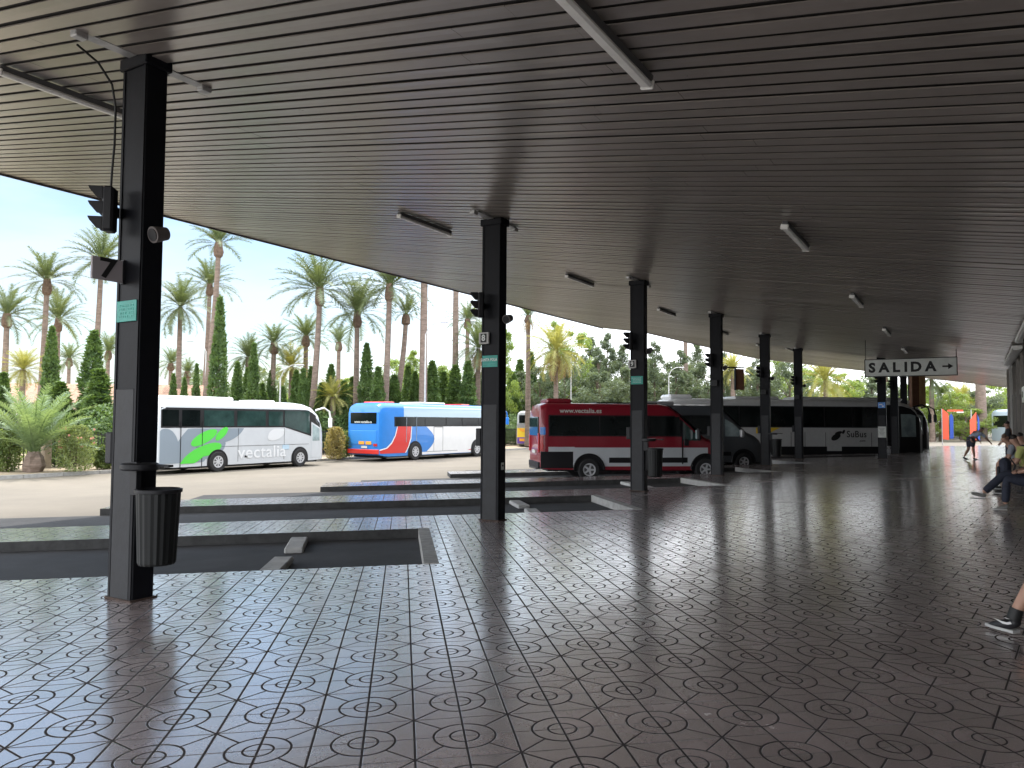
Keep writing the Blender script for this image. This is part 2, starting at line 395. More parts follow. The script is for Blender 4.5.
AL0 = -13.5; OUT_A = -10.35
def out_b(a): return -11 + (a - 27.5) * (3.0 / 24)
canopy = thing('station_canopy', 'long sloping canopy with dark slatted metal ceiling over the bus platform', 'canopy', W(0, 0))
def toloc(mb, root):
    o = root.location; mb.v = [(p[0] - o.x, p[1] - o.y, p[2] - o.z) for p in mb.v]; return mb
mb = MB(); slats(mb, AL0, 27.5, lambda a: OUT_A, 12., 0.); toloc(mb, canopy).build('slatted_ceiling', M_slat, canopy, fix=False)
mb = MB(); slats(mb, 27.5, 51.4, out_b, 12., .4); toloc(mb, canopy).build('slatted_ceiling', M_slat, canopy, fix=False, label='raised far section of slatted ceiling, catching daylight')
mb = MB(); gp_ = [W(al, of, roof_z(of, dz) + .0215) for al, of, dz in ((AL0, OUT_A, 0), (27.5, OUT_A, 0), (27.5, 12, 0), (AL0, 12, 0), (27.5, -11, .4), (51.4, -8.02, .4), (51.4, 12, .4), (27.5, 12, .4))]
mb.add(gp_, [(0, 1, 2, 3), (4, 5, 6, 7)]); toloc(mb, canopy).build('slat_backing', M_slatgap, canopy, fix=False)
M_roof = mat('roof_sheet', (.32, .31, .30), .7, var=.1); M_fascia = mat('fascia_metal', (.10, .095, .095), .5, var=.2)
def roofslab(al0, al1, oa0, oa1, oi, dz, z0, z1):
    mb = MB(); P = []
    for h in (z0, z1):
        for a, o_ in ((al0, oa0), (al1, oa1), (al1, oi), (al0, oi)): P.append(W(a, o_, roof_z(o_, dz) + h))
    return mb.add(P, [(0, 1, 2, 3), (4, 7, 6, 5), (0, 4, 5, 1), (1, 5, 6, 2), (2, 6, 7, 3), (3, 7, 4, 0)])
toloc(roofslab(AL0, 27.5, OUT_A, OUT_A, 22., 0, .026, .42), canopy).build('roof_slab', M_roof, canopy)
toloc(roofslab(27.52, 51.4, -11, -8.02, 22., .4, .026, .42), canopy).build('roof_slab', M_roof, canopy)
mb = MB()
for (a0, o0, a1, o1, dz) in ((AL0, OUT_A, 27.5, OUT_A, 0), (27.5, -11, 51.4, -8.02, .4)):
    P = [W(a0, o0 - .03, roof_z(o0, dz) - .04), W(a1, o1 - .03, roof_z(o1, dz) - .04), W(a1, o1 - .03, roof_z(o1, dz) + .46), W(a0, o0 - .03, roof_z(o0, dz) + .46)]
    mb.prism(P, RO * .027)
toloc(mb, canopy).build('fascia', M_fascia, canopy)
mb = MB(); P = [W(51.43, -8, roof_z(-8, .4) - .04), W(51.43, 12, roof_z(12, .4) - .04), W(51.43, 12, roof_z(12, .4) + .3), W(51.43, -8, roof_z(-8, .4) + .3)]; mb.prism(P, RD * .06)
toloc(mb, canopy).build('end_trim', mat('pale_trim', (.55, .50, .42), .6, var=.1), canopy)
mb = MB(); P = [W(27.49, -10.3, roof_z(-10.3, 0) + .0), W(27.49, 12, roof_z(12, 0) + .0), W(27.49, 12, roof_z(12, 0) + .42), W(27.49, -10.3, roof_z(-10.3, 0) + .42)]; mb.prism(P, RD * .04)
toloc(mb, canopy).build('step_trim', M_slat, canopy)

# ---------------------------------------------------------------- ceiling lights
ORD = ['nearest', 'second', 'third', 'fourth', 'fifth', 'sixth']
def fixture(loc, label):
    t = thing('ceiling_light', label, 'ceiling light', loc, YAW_D, 'tube light fittings under the slatted ceiling')
    sl_ = math.atan(.155)
    MB().box((0, 0, -.035), (1.6, .08, .06), bev=.008).build('housing', M_alu if False else mat('fitting_grey', (.10, .10, .10), .5), t)
    MB().box((0, 0, -.09), (1.56, .10, .05), bev=.018).build('diffuser', M_lampw, t)
    for s in (-1, 1): MB().box((s * .79, 0, -.085), (.03, .11, .075), bev=.01).build('end_cap', M_lampw, t)
    for ch in t.children: pass
    t.rotation_euler = Matrix((RD, -RO * math.cos(sl_) + Vector((0, 0, math.sin(sl_))), Vector((0, 0, math.cos(sl_))) + RO * math.sin(sl_))).transposed().to_euler()
    return t
for k in range(-1, 6):
    for of, nm in ((-1.85, 'outer'), (4.9, 'inner')):
        al = -.4 + 6.72 * k + .8
        dz = .4 if al > 27.5 else 0
        lb = 'unlit ceiling tube light, %s from the camera in the %s row' % (ORD[min(k + 1, 5)], 'wall side' if nm == 'inner' else 'bus side')
        if k == 5: lb = 'unlit ceiling tube light, farthest in the %s row' % ('wall side' if nm == 'inner' else 'bus side')
        fixture(W(al, of, roof_z(of, dz) - .005), lb)

# ---------------------------------------------------------------- pillars
M_pil = mat('pillar_paint', (.004, .0045, .007), .55, var=.35, scale=3, bump=.06, bscale=14, spec=.2)
M_pan = mat('pillar_panel', (.009, .010, .013), .6, var=.5, scale=5, bump=.1, bscale=25)
PW, PD = .365, .227     # across the row / along the row
def pillar(loc, label, base, top):
    t = thing('canopy_pillar', label, 'pillar', loc, YAW_D, 'dark steel pillars holding the canopy')
    MB().box((0, 0, (base + top) / 2), (PD, PW, top - base), bev=.012).build('shaft', M_pil, t)
    # raised edge flanges like a boxed steel section
    mb = MB()
    for s in (-1, 1): mb.box((-PD / 2 - .004, s * (PW / 2 - .02), (base + top) / 2), (.01, .03, top - base - .02))
    mb.build('edge_flange', M_pil, t)
    MB().box((-.003, 0, 1.0), (PD + .014, PW - .085, 1.96), bev=.004).build('lower_panel', M_pan, t)
    MB().box((0, 0, base + .012), (PD + .05, PW + .05, .024), bev=.006).build('base_plate', mat('rusty_plate', (.05, .03, .022), .8, var=.4, scale=20), t)
    MB().box((0, 0, top - .06), (PD + .06, PW + .06, .12), bev=.01).build('cap', M_pil, t)
    MB().box((0, 0, top + .0), (1.25, .12, .035)).build('mounting_bar', M_alu, t)
    for s in (-1, 1): MB().box((s * .66, 0, top - .03), (.12, .1, .07), bev=.01).build('junction_box', M_alu, t)
    return t
pil_lab = ['nearest dark pillar, with a litter bin and bay sign 7', 'second dark pillar, with the teal plate and white bay sign 8', 'third dark pillar, standing in front of the red minibus side',
  'fourth dark pillar, in front of the red minibus nose', 'fifth dark pillar, beside the grey van nose', 'sixth dark pillar, in front of the white and black coach',
  'dark pillar under the left end of the exit sign, with a blue plate and white notice', 'dark pillar just behind the one with the blue plate', 'third dark pillar of the group under the exit sign', 'farthest dark pillar of the group under the exit sign',
  'dark pillar hidden far behind the exit sign group']
PIL = []
for j in range(6): PIL.append(W(-6.74, .18) if j == 0 else W(-6.7 + 6.7 * j, -.04))
for mth in range(4): PIL.append(W(27.8 + 6.4 * mth, 3.42))
pil_obj = []
for i, p in enumerate(PIL):
    if i == 0: o = pillar(p, pil_lab[0], 0, roof_z(0) - .02)
    elif i == 6: p.z = .08; o = pillar(p, pil_lab[6], 0, roof_z(3.42, .4) - .1)
    else:
        src = pil_obj[0] if i < 6 else pil_obj[6]
        if i > 6: p.z = .08
        o = dup(src, p, YAW_D, pil_lab[i])
    pil_obj.append(o)

def loc_on(i, al, off, z): return PIL[i] + RD * al + RO * off + Vector((0, 0, z - PIL[i].z + PIL[i].z))
which = ['nearest', 'second', 'third', 'fourth', 'fifth', 'sixth', 'blue-plated', 'eighth']
def traffic_light(i):
    t = thing('traffic_light', 'black three lamp signal with hoods on the %s pillar' % which[i], 'traffic light', loc_on(i, -PD / 2 - .085, -PW / 2 + .13, 3.68), math.atan2(U.y, U.x), 'hooded signals on the pillars')
    # local -y is outward... +y of this frame points to the bus side
    MB().box((0, .085, 0), (.15, .10, .43), bev=.02).build('housing', M_darkpl, t)
    MB().box((.05, .07, 0), (.16, .05, .10)).build('bracket', M_darkpl, t)
    for k, (z, c) in enumerate(((.145, (.16, .01, .01)), (0, (.18, .09, .01)), (-.145, (.01, .12, .05)))):
        MB().cyl((0, .134, z), (0, .142, z), .052).build('lens', mat('lens_%d' % k, c, .2), t)
        mb = MB(); mb.prism([(-.06, .134, z + .062), (-.06, .26, z + .058), (-.06, .245, z + .03), (-.06, .18, z - .045), (-.06, .134, z - .055)], (.008, 0, 0)); mb.prism([(.052, .134, z + .062), (.052, .26, z + .058), (.052, .245, z + .03), (.052, .18, z - .045), (.052, .134, z - .055)], (.008, 0, 0)); mb.box((0, .197, z + .063), (.12, .126, .008))
        mb.build('hood', M_darkpl, t)
    return t
def speaker(i):
    t = thing('horn_speaker', 'small round grey speaker on the wall side of the %s pillar' % which[i], 'speaker', loc_on(i, .0, PW / 2, 3.45), YAW_D, 'round speakers on the pillars')
    MB().box((0, -.02, 0), (.05, .04, .06)).build('bracket', M_darkpl, t)
    MB().cyl((.07, -.1, .02), (-.07, -.1, -.02), .062, .078, 20).build('bell', mat('speaker_grey', (.10, .085, .08), .5), t, smooth=True)
    MB().cyl((-.0715, -.1, -.0205), (-.076, -.1, -.022), .06, .06, 20).build('grille', M_darkpl, t)
def call_box(i):
    t = thing('call_box', 'black box low on the bus side of the %s pillar' % which[i], 'box', loc_on(i, -.03, -PW / 2, 1.42), YAW_D, 'black boxes on the pillars')
    MB().box((0, .05, 0), (.2, .1, .30), bev=.01).build('case', M_darkpl, t)
    MB().box((0, .103, .03), (.14, .006, .12)).build('cover', M_black, t)
def stripes(mb, cx, cz, wd, rows, h=.012):
    for r_ in range(rows):
        z = cz + (rows / 2 - .5 - r_) * .035; x = -wd / 2
        while x < wd / 2:
            l = rnd.uniform(.012, .035); mb.box((-.006, cx + x + l / 2, z), (.003, l * .8, h)); x += l + .006
for i in range(6):
    traffic_light(i); speaker(i); call_box(i)
for i in (6, 7):
    traffic_light(i)
# bay number plates
def number_plate(i, digit, mode):
    if mode == 'side':
        t = thing('bay_sign', 'grey plate with a black 7 sticking out from the nearest pillar', 'sign', loc_on(i, -PD / 2, -PW / 2 + .10, 3.10), YAW_D, None)
        MB().box((-.17, 0, 0), (.30, .03, .21), bev=.004).build('plate', mat('plate_grey', (.32, .29, .30), .6), t)
        MB().box((-.01, 0, 0), (.03, .05, .23)).build('bracket', M_darkpl, t)
        text('digit', digit, .26, M_ink, t, (-.17, -.018, 0), (R(90), 0, 0), .001, .006, sx=1.35)
    else:
        t = thing('bay_sign', 'small white framed bay sign %s on the %s pillar' % (digit, which[i]), 'sign', loc_on(i, -PD / 2 - .012, -.09, 3.12), YAW_D, None)
        MB().box((-.02, .02, 0), (.04, .2, .2), bev=.006).build('plate', mat('plate_pale', (.42, .41, .39), .6, var=.1), t)
        MB().box((-.044, .02, 0), (.008, .115, .15)).build('dark_panel', M_ink, t)
        text('digit', digit, .15, M_signw, t, (-.049, .02, 0), (R(90), 0, R(-90)), .001, .003)
number_plate(0, '7', 'side'); number_plate(1, '8', 'f'); number_plate(2, '9', 'f')
for i in (3, 4, 5):
    t = thing('bay_sign', 'small dark bay sign seen on the %s pillar' % which[i], 'sign', loc_on(i, -PD / 2 - .012, -.02, 2.95 if i == 3 else 2.9), YAW_D, 'dark bay signs on the far pillars')
    MB().box((-.03, 0, 0), (.06, .2, .2), bev=.01).build('plate', M_ink, t); MB().box((-.062, .02, 0), (.006, .1, .12)).build('face', M_darkpl, t)
for i, st in ((0, None), (1, 'SANTA POLA'), (2, None)):
    t = thing('destination_plate', ['faded teal destination plate on the nearest pillar', 'teal destination plate with white capitals on the second pillar', 'teal destination plate on the third pillar'][i], 'sign', loc_on(i, -PD / 2 - .01, 0, 2.72), YAW_D)
    MB().box((-.004, 0, 0), (.008, .31, .2), bev=.002).build('plate', M_green, t)
    if st: text('lettering', st, .068, M_signw, t, (-.009, .02, .025), (R(90), 0, R(-90)), .001, .002, sx=.78)
    mb = MB(); stripes(mb, 0, -.045 if st else 0, .22, 1 if st else 4, .01 if st else .02); mb.v = [(a - .003, b_, c) for a, b_, c in mb.v]
    mb.build('faded_marks', mat('faded_ink', (.09, .38, .32), .6) if i != 2 else mat('faded_ink2', (.3, .5, .46), .6), t)
# cable on the first pillar
cb = MB().tube([W(-6.7 - .62, 0, roof_z(0) - .06), W(-6.7 - .4, -.02, roof_z(0) - .14), W(-6.7 - .2, -.12, roof_z(0) - .25), W(-6.7 - .135, -.155, roof_z(0) - .45), W(-6.7 - .135, -.155, 4.4), W(-6.7 - .13, -.19, 4.15), W(-6.7 - .1, -.25, 4.0), W(-6.7 - .07, -.27, 3.9)], .011, 6)
tag(cb.build('cable', M_ink, smooth=True), 'black cable sagging down the nearest pillar to its signal', 'cable')
t = thing('hazard_plate', 'small blue plate on the pillar under the exit sign', 'sign', PIL[6] + RD * (-PD / 2 - .015) + Vector((0, 0, 2.45)), YAW_D)
MB().box((0, 0, 0), (.01, .3, .26)).build('plate', M_blue, t); mb = MB(); mb.box((-.008, .03, .03), (.004, .12, .05)); mb.box((-.008, -.05, -.05), (.004, .08, .05)); mb.build('symbol', M_signw, t)
t = thing('paper_notice', 'white paper notice taped to the pillar under the exit sign', 'notice', PIL[6] + RD * (-PD / 2 - .015) + Vector((0, 0, 1.22)), YAW_D)
MB().box((0, 0, 0), (.01, .33, .5)).build('sheet', M_signw, t); mb = MB(); [mb.box((-.007, 0, .17 - k * .06), (.003, .22 - .04 * (k % 3), .018)) for k in range(6)]; mb.build('print', mat('faded_print', (.25, .25, .25), .7), t)
t = thing('sticker', 'small white sticker low on the second pillar', 'sticker', loc_on(1, 0, PW / 2 + .004, .93), YAW_D); MB().box((0, -.002, 0), (.09, .003, .12)).build('paper', M_signw, t); MB().box((0, -.005, .01), (.05, .002, .03)).build('print', M_darkpl, t)

# litter bins on brackets
def bin_(i, label):
    t = thing('litter_bin', label, 'litter bin', loc_on(i, -.03, PW / 2, .37), YAW_D, 'dark litter bins fixed to pillars')
    n = 40; P = []; prof = [(.155, 0), (.165, .02), (.192, .66)]
    mb = MB()
    for r_, z in prof:
        for k in range(n):
            rr = r_ * (1 - (.035 if k % 2 else 0)); a = 2 * math.pi * k / n; P.append((rr * math.cos(a), -.24 + rr * math.sin(a), z))
    mb.add(P, [(i_ * n + k, i_ * n + (k + 1) % n, (i_ + 1) * n + (k + 1) % n, (i_ + 1) * n + k) for i_ in range(2) for k in range(n)] + [tuple(range(n))])
    mb.build('ribbed_body', mat('bin_metal', (.007, .008, .008), .5, spec=.3), t)
    r_ = MB(); r_.lathe([(.185, .65), (.205, .655), (.205, .685), (.185, .69), (.185, .65)], 32, (0, -.24, 0)); r_.build('rim', M_darkpl, t, smooth=True)
    r_ = MB(); r_.lathe([(0, .86), (.15, .86), (.165, .875), (.165, .915), (.15, .925), (.06, .92), (0, .92)], 28, (-.13, -.14, 0)); r_.build('ashtray', M_darkpl, t, smooth=True)
    r_ = MB(); r_.box((-.05, -.30, .905), (.05, .36, .02)); r_.box((-.11, -.05, .78), (.05, .1, .3)); r_.box((0, -.03, .4), (.06, .06, .5)); r_.build('bracket', M_darkpl, t)
    return t
bin_(0, 'ribbed dark litter bin with ashtray on the nearest pillar'); bin_(2, 'dark litter bin beside the third pillar, in front of the red minibus'); bin_(4, 'dark litter bin beside the fifth pillar near the grey van')

# ---------------------------------------------------------------- exit sign
c0, c1 = W(18.5, 3.78), W(18.5, 6.58); mid = (c0 + c1) / 2
t = thing('exit_sign', 'hanging white sign reading SALIDA with an arrow pointing right', 'sign', (mid.x, mid.y, 3.63), YAW_D + R(-90))
MB().box((0, 0, 0), (2.8, .12, .58), bev=.01).build('panel', M_signw, t)
mb = MB()
for z in (-.3, .3): mb.box((0, 0, z), (2.84, .14, .025))
for x in (-1.41, 1.41): mb.box((x, 0, 0), (.025, .14, .62))
mb.build('frame', M_darkpl, t)
for s, of in ((-1, 3.78), (1, 6.58)):
    MB().cyl((s * 1.39, 0, .3), (s * 1.39, 0, roof_z(of) - 3.63), .012, n=8).build('hanging_rod', M_darkpl, t)
for k, (ch, x) in enumerate(zip('SALIDA', (-1.18, -.80, -.42, -.12, .19, .63))): text('letter', ch, .455, M_ink, t, (x, -.063, -.005), (R(90), 0, 0), .002, .020, sx=1.0)
mb = MB(); mb.box((1.08, -.063, 0), (.2, .004, .055)); mb.prism([(1.15, -.061, .10), (1.15, -.061, -.10), (1.30, -.061, 0)], (0, -.004, 0)); mb.build('arrow', M_ink, t)
mb = MB()
for q in range(16): mb.box((-.62 + rnd.uniform(0, .75), -.0625, .04 + rnd.uniform(-.12, .2)), (rnd.uniform(.03, .1), .003, rnd.uniform(.02, .07)))
mb.build('worn_patches', mat('worn_white', (.66, .66, .62), .6, var=.3, scale=20), t)

# ================================================================= STATION BUILDING
M_wall = mat('wall_panel', (.23, .21, .19), .6, var=.15, scale=2, bump=.08); M_frame = mat('window_frame', (.16, .15, .14), .45, metal=.3); M_wing = mat('window_glass', (.025, .03, .032), .06, spec=.7)
M_wlight = mat('wall_pale', (.50, .49, .46), .6, var=.08)
bld = thing('station_building', 'station building wall with tall framed windows along the platform', 'building', W(0, WALL, .2), YAW_D)
LB = 27.5
def bbox(a0, a1, z0, z1, y0, y1): # y: + towards bus side
    return ((a0 + a1) / 2, (y0 + y1) / 2, (z0 + z1) / 2 - .2), (a1 - a0, y1 - y0, z1 - z0)
mb = MB(); mb.box(*bbox(-14, LB, -.2, 4.2, -6, 0)); mb.build('wall', M_wall, bld)
mb = MB(); mb.box(*bbox(-13, LB - .3, 2.72, 2.80, .0, .05)); mb.box(*bbox(-13, LB - .3, .75, .95, .0, .07)); mb.build('rail', M_frame, bld)
al = -12.0
while al < LB - 2:
    MB().box(*bbox(al, al + .22, .14, 3.95, .003, .12)).build('pier', M_wlight if int(al) % 3 else M_wall, bld)
    fr = MB(); x0, x1 = al + .34, al + 2.55
    for (a, b_, c, d_) in ((x0, x0 + .06, .95, 2.70), (x1 - .06, x1, .95, 2.70), ((x0 + x1) / 2 - .03, (x0 + x1) / 2 + .03, .95, 2.7), (x0, x1, 2.64, 2.715), (x0, x1, .952, 1.02)): fr.box(*bbox(a, b_, c, d_, .004, .06))
    f_ = fr.build('window', M_frame, bld)
    MB().box(*bbox(x0 + .02, x1 - .02, .97, 2.68, .005, .02)).build('pane', M_wing, f_)
    MB().box(*bbox(x0, x1, 2.9, 3.75, .004, .03)).build('upper_panel', mat('upper_panel', (.13, .12, .11), .45, metal=.2), bld)
    al += 2.75
MB().box(*bbox(LB - .5, LB, .14, 3.95, .003, .1)).build('pier', mat('corner_pier', (.30, .27, .24), .6), bld)
b2 = thing('station_building', 'rear part of the station building stepping back behind the first wall', 'building', W(40, 12, .2), YAW_D)
MB().box((0, -3.05, 2), (24, 6, 4.6)).build('wall', M_wall, b2)
mb = MB(); [mb.box((x, .0, 1.6), (1.9, .04, 2.2)) for x in (-8, -5, -2, 1, 4, 7)]; mb.build('window', M_wing, b2)
# strip light along the ceiling junction, speaker, bulkhead notice
for k, (a, l_) in enumerate(((1.5, 11), (14.5, 7.0))):
    t = thing('cove_light', ['pale trough light along the top of the wall, nearer length', 'pale trough light along the top of the wall, farther length ending at the corner'][k], 'light', W(a, 8.12, roof_z(8.12) - .16), YAW_D, 'trough lights on top of the wall')
    MB().box((l_ / 2, 0, .05), (l_, .26, .1), bev=.01).build('trough', M_lampw, t); MB().box((l_ / 2, .02, -.012), (l_ - .05, .14, .02)).build('tube', M_lampw, t)
t = thing('wall_speaker', 'tall black loudspeaker box high on the station wall', 'speaker', W(10.3, WALL - .15, 3.05), YAW_D); MB().box((0, .0, .25), (.3, .24, .85), bev=.02).build('cabinet', M_ink, t); MB().box((0, .125, .25), (.24, .012, .75)).build('grille', M_darkpl, t)
t = thing('wall_notice', 'pale lit notice board on the station wall above the benches', 'notice board', W(13.6, WALL - .14, 2.30), YAW_D); MB().box((0, 0, .2), (1.1, .06, .42), bev=.01).build('board', M_lampw, t); MB().box((.1, .032, .2), (.3, .006, .16)).build('print', M_ink, t)

# ---------------------------------------------------------------- benches
M_bench = mat('bench_metal', (.05, .05, .055), .4, metal=.5)
bl = ['metal bench under the out of frame traveller', 'metal bench carrying the traveller in dark jeans', 'metal bench carrying the two travellers near the wall', 'metal bench beyond the seated travellers']
b0 = None
for k, al in enumerate((-4.0, 5.6, 10.6, 14.9)):
    lc = W(al, 8.05); lc.z = fz(lc)
    if b0 is None:
        b0 = thing('bench', bl[0], 'bench', lc, YAW_D, 'metal benches along the wall')
        mb = MB(); [mb.box((0, .22 - q * .09, .44), (3.0, .07, .03), bev=.008) for q in range(5)]; mb.build('seat', M_bench, b0)
        mb = MB(); [mb.box((0, -.23 - q * .02, .58 + q * .1), (3.0, .02, .07)) for q in range(3)]; mb.build('backrest', M_bench, b0)
        for x in (-1.2, 1.2):
            mb = MB(); mb.box((x, .02, .21), (.05, .05, .42)); mb.box((x, 0, .015), (.06, .44, .03)); mb.box((x, -.02, .41), (.05, .46, .03)); mb.box((x, -.25, .6), (.05, .03, .4)); mb.build('leg', M_bench, b0)
    else: dup(b0, lc, YAW_D, bl[k])

# ================================================================= VEHICLES
def interp(tab, x):
    if x <= tab[0][0]: return tab[0][1:]
    for a, b in zip(tab[:-1], tab[1:]):
        if x <= b[0]:
            t = (x - a[0]) / (b[0] - a[0]); return [p + (q - p) * t for p, q in zip(a[1:], b[1:])]
    return tab[-1][1:]
class Body:
    """x forward from the rear bumper, y left, z up; st rows: x, width factor, roof z, underside z"""
    def __init__(s, width, st, r=.28, tumble=.025, belt=1.3):
        s.w = width; s.st = st; s.r = r; s.tb = tumble; s.belt = belt
        s.xs = sorted(set([q[0] for q in st] + [st[0][0] + (st[-1][0] - st[0][0]) * k / 22 for k in range(23)]))
    def hw(s, x, z):
        k, zt, zb = interp(s.st, x); r = min(s.r, (zt - zb) * .35)
        y = s.w / 2 * k * (1 - s.tb * max(0, z - s.belt))
        if z > zt - r:
            t = min(1, (z - (zt - r)) / r); y -= r * 1.15 * (1 - math.sqrt(max(0, 1 - t * t)))
        return max(.05, y)
    def build(s, root, m, name='body'):
        mb = MB(); ring = []
        for x in s.xs:
            k, zt, zb = interp(s.st, x); r = min(s.r, (zt - zb) * .35); zz = [zb, zb + (zt - r - zb) * .33, zb + (zt - r - zb) * .66, zt - r, zt - r * .6, zt - r * .3, zt - r * .1, zt]
            R_ = [(x, -s.hw(x, z), z) for z in zz] + [(x, 0, zt + .03)] + [(x, s.hw(x, z), z) for z in reversed(zz)]
            ring.append(R_)
        n = len(ring[0]); P = [p for r_ in ring for p in r_]
        Fs = [(i * n + k, i * n + (k + 1) % n, (i + 1) * n + (k + 1) % n, (i + 1) * n + k) for i in range(len(ring) - 1) for k in range(n)]
        Fs += [tuple(range(n)), tuple(range((len(ring) - 1) * n, len(ring) * n))[::-1]]
        return mb.add(P, Fs).build(name, m, root, smooth=True)
    def patch(s, root, name, m, x0, x1, zlo, zhi, off=.006, sides=(-1, 1), nx=None, parent=None, label=None, th=.012):
        lo = zlo if callable(zlo) else (lambda x: zlo); hi = zhi if callable(zhi) else (lambda x: zhi); o = None
        for sd in sides:
            mb = MB(); N = nx or max(2, int((x1 - x0) / .25)); NZ = 5; P = []
            for lay in (off, off - th):
                for i in range(N + 1):
                    x = x0 + (x1 - x0) * i / N
                    for j in range(NZ + 1):
                        z = lo(x) + (hi(x) - lo(x)) * j / NZ; P.append((x, sd * (s.hw(x, z) + lay), z))
            q = (N + 1) * (NZ + 1); Fs = []
            for i in range(N):
                for j in range(NZ):
                    a = i * (NZ + 1) + j; Fs.append((a, a + 1, a + NZ + 2, a + NZ + 1)); a += q; Fs.append((a, a + NZ + 1, a + NZ + 2, a + 1))
            edge = [i * (NZ + 1) for i in range(N + 1)] + [N * (NZ + 1) + j for j in range(1, NZ + 1)] + [i * (NZ + 1) + NZ for i in range(N - 1, -1, -1)] + [j for j in range(NZ - 1, 0, -1)]
            for a, b in zip(edge, edge[1:] + edge[:1]): Fs.append((a, b, b + q, a + q))
            o = mb.add(P, Fs).build(name, m, parent or root, smooth=True, label=label)
        return o
    def decal(s, root, name, m, pts, off=.012, side=-1, label=None):
        """flat livery shape from an (x, z) outline, wrapped on the side: cut in vertical columns"""
        xs_ = [p[0] for p in pts]; x0, x1 = min(xs_), max(xs_); N = max(6, int((x1 - x0) / .06)); mb = MB(); n = len(pts); rows = []
        for i in range(N + 1):
            x = x0 + (x1 - x0) * (i + .001) / (N + .002); cr_ = []
            for a, b in zip(pts, pts[1:] + pts[:1]):
                if (a[0] - x) * (b[0] - x) < 0: cr_.append(a[1] + (b[1] - a[1]) * (x - a[0]) / (b[0] - a[0]))
            rows.append((x, min(cr_), max(cr_)) if len(cr_) > 1 else (x, None, None))
        P = []; Fs = []
        for x, a, b in rows:
            if a is None: a = b = P[-1][2] if P else pts[0][1]
            for j in range(4):
                z = a + (b - a) * j / 3; P.append((x, side * (s.hw(x, z) + off), z))
        for i in range(N):
            for j in range(3): q = i * 4 + j; Fs.append((q, q + 1, q + 5, q + 4))
        return mb.add(P, Fs).build(name, m, root, label=label)
    def face(s, root, name, m, x, y0, y1, z0, z1, d=.015, parent=None, label=None, bev=.0):
        return MB().box((x, (y0 + y1) / 2, (z0 + z1) / 2), (d, y1 - y0, z1 - z0), bev=bev).build(name, m, parent or root, label=label)
def ellipse(cx, cz, a, b, ang, zmin=None, zmax=None, xmax=None, n=36):
    P = []
    for k in range(n):
        t = 2 * math.pi * k / n; x = a * math.cos(t); z = b * math.sin(t); X = cx + x * math.cos(ang) - z * math.sin(ang); Z = cz + x * math.sin(ang) + z * math.cos(ang)
        if zmin is not None: Z = max(zmin, Z)
        if zmax is not None: Z = min(zmax, Z)
        P.append((X, Z))
    return P
def wheel(root, x, y, r, sgn, wd=.26, spokes=8):
    wt = MB(); wt.lathe([(r * .55, -wd / 2), (r * .93, -wd / 2), (r, -wd * .36), (r, wd * .36), (r * .93, wd / 2), (r * .60, wd / 2), (r * .56, wd * .3), (r * .55, -wd / 2)], 28)
    rot = Matrix.Rotation(R(-90 * sgn), 3, 'X'); wt.v = [tuple(rot @ Vector(p)) for p in wt.v]
    w_ = thing('wheel', None, None, (x, y - sgn * wd / 2, r)); w_.parent = root
    wt.build('tyre', M_tyre, w_, smooth=True)
    rm = MB(); rm.lathe([(r * .47, wd * .40), (r * .50, wd * .46), (r * .60, wd * .47)], 24)
    rm.lathe([(r * .2, wd * .36), (r * .18, wd * .46), (0, wd * .47)], 16)
    for k in range(spokes):
        a = 2 * math.pi * k / spokes; M_ = Matrix.Rotation(a, 3, 'Z'); rm.box(M_ @ Vector((r * .34, 0, wd * .41)), (r * .36, r * (.55 / spokes + .05), .03), M=M_)
    rm.v = [tuple(rot @ Vector(p)) for p in rm.v]; rm.build('rim', M_rim, w_)
    hp_ = MB(); hp_.lathe([(r * .56, wd * .30), (r * .3, wd * .385), (r * .16, wd * .40), (0, wd * .40)], 24); hp_.v = [tuple(rot @ Vector(p)) for p in hp_.v]; hp_.build('spoke_gap_shade', mat('rim_shadow', (.10, .10, .105), .6), w_)  # dark disc: shade between the spokes put into its colour
def wheels(root, b, xs, r, arch_m, spokes=8, ar=1.32, lip=None):
    for x in xs:
        for sg in (-1, 1):
            y = sg * (b.hw(x, .6))
            mb = MB(); n = 22; P = [(x + r * ar * math.cos(math.pi * k / n), r + r * ar * math.sin(math.pi * k / n)) for k in range(n + 1)]
            zb = interp(b.st, x)[2]; P += [(x - r * ar, zb - .02), (x + r * ar, zb - .02)]
            mb.prism([(p[0], y - sg * .25, max(zb - .02, p[1])) for p in P], (0, sg * .272, 0)); mb.build('wheel_arch', M_darkpl, root)
            if lip:
                t_ = MB(); pts = [(x + r * (ar + .06) * math.cos(math.pi * k / n), y + sg * .022, max(zb, r + r * (ar + .06) * math.sin(math.pi * k / n))) for k in range(n + 1)]
                t_.tube(pts, .035, 6); t_.build('arch_lip', lip, root, smooth=True)
            wheel(root, x, y + sg * .07, r, sg, spokes=spokes)
def coach_base(root, L_, w_, h, body_m, wx, r=.49, nose=1.1, glass_top=None, tumble=.02):
    st = [(0, .93, h - .34, .42), (.06, .975, h - .14, .36), (.3, .995, h - .03, .32), (.7, 1, h, .28), (L_ - 2.0, 1, h, .28), (L_ - 1.3, 1, h - .06, .28), (L_ - .8, .99, h - .2, .28), (L_ - .4, .965, h - .5, .30), (L_ - .15, .93, h - .95, .32), (L_, .86, h - 1.5, .36)]
    b = Body(w_, st, r=.30, tumble=tumble, belt=1.4); b.build(root, body_m)
    MB().box((L_ / 2, 0, .36), (L_ - .8, w_ - .3, .3)).build('underbody', M_darkpl, root)
    wheels(root, b, wx, r, body_m, ar=1.22)
    return b
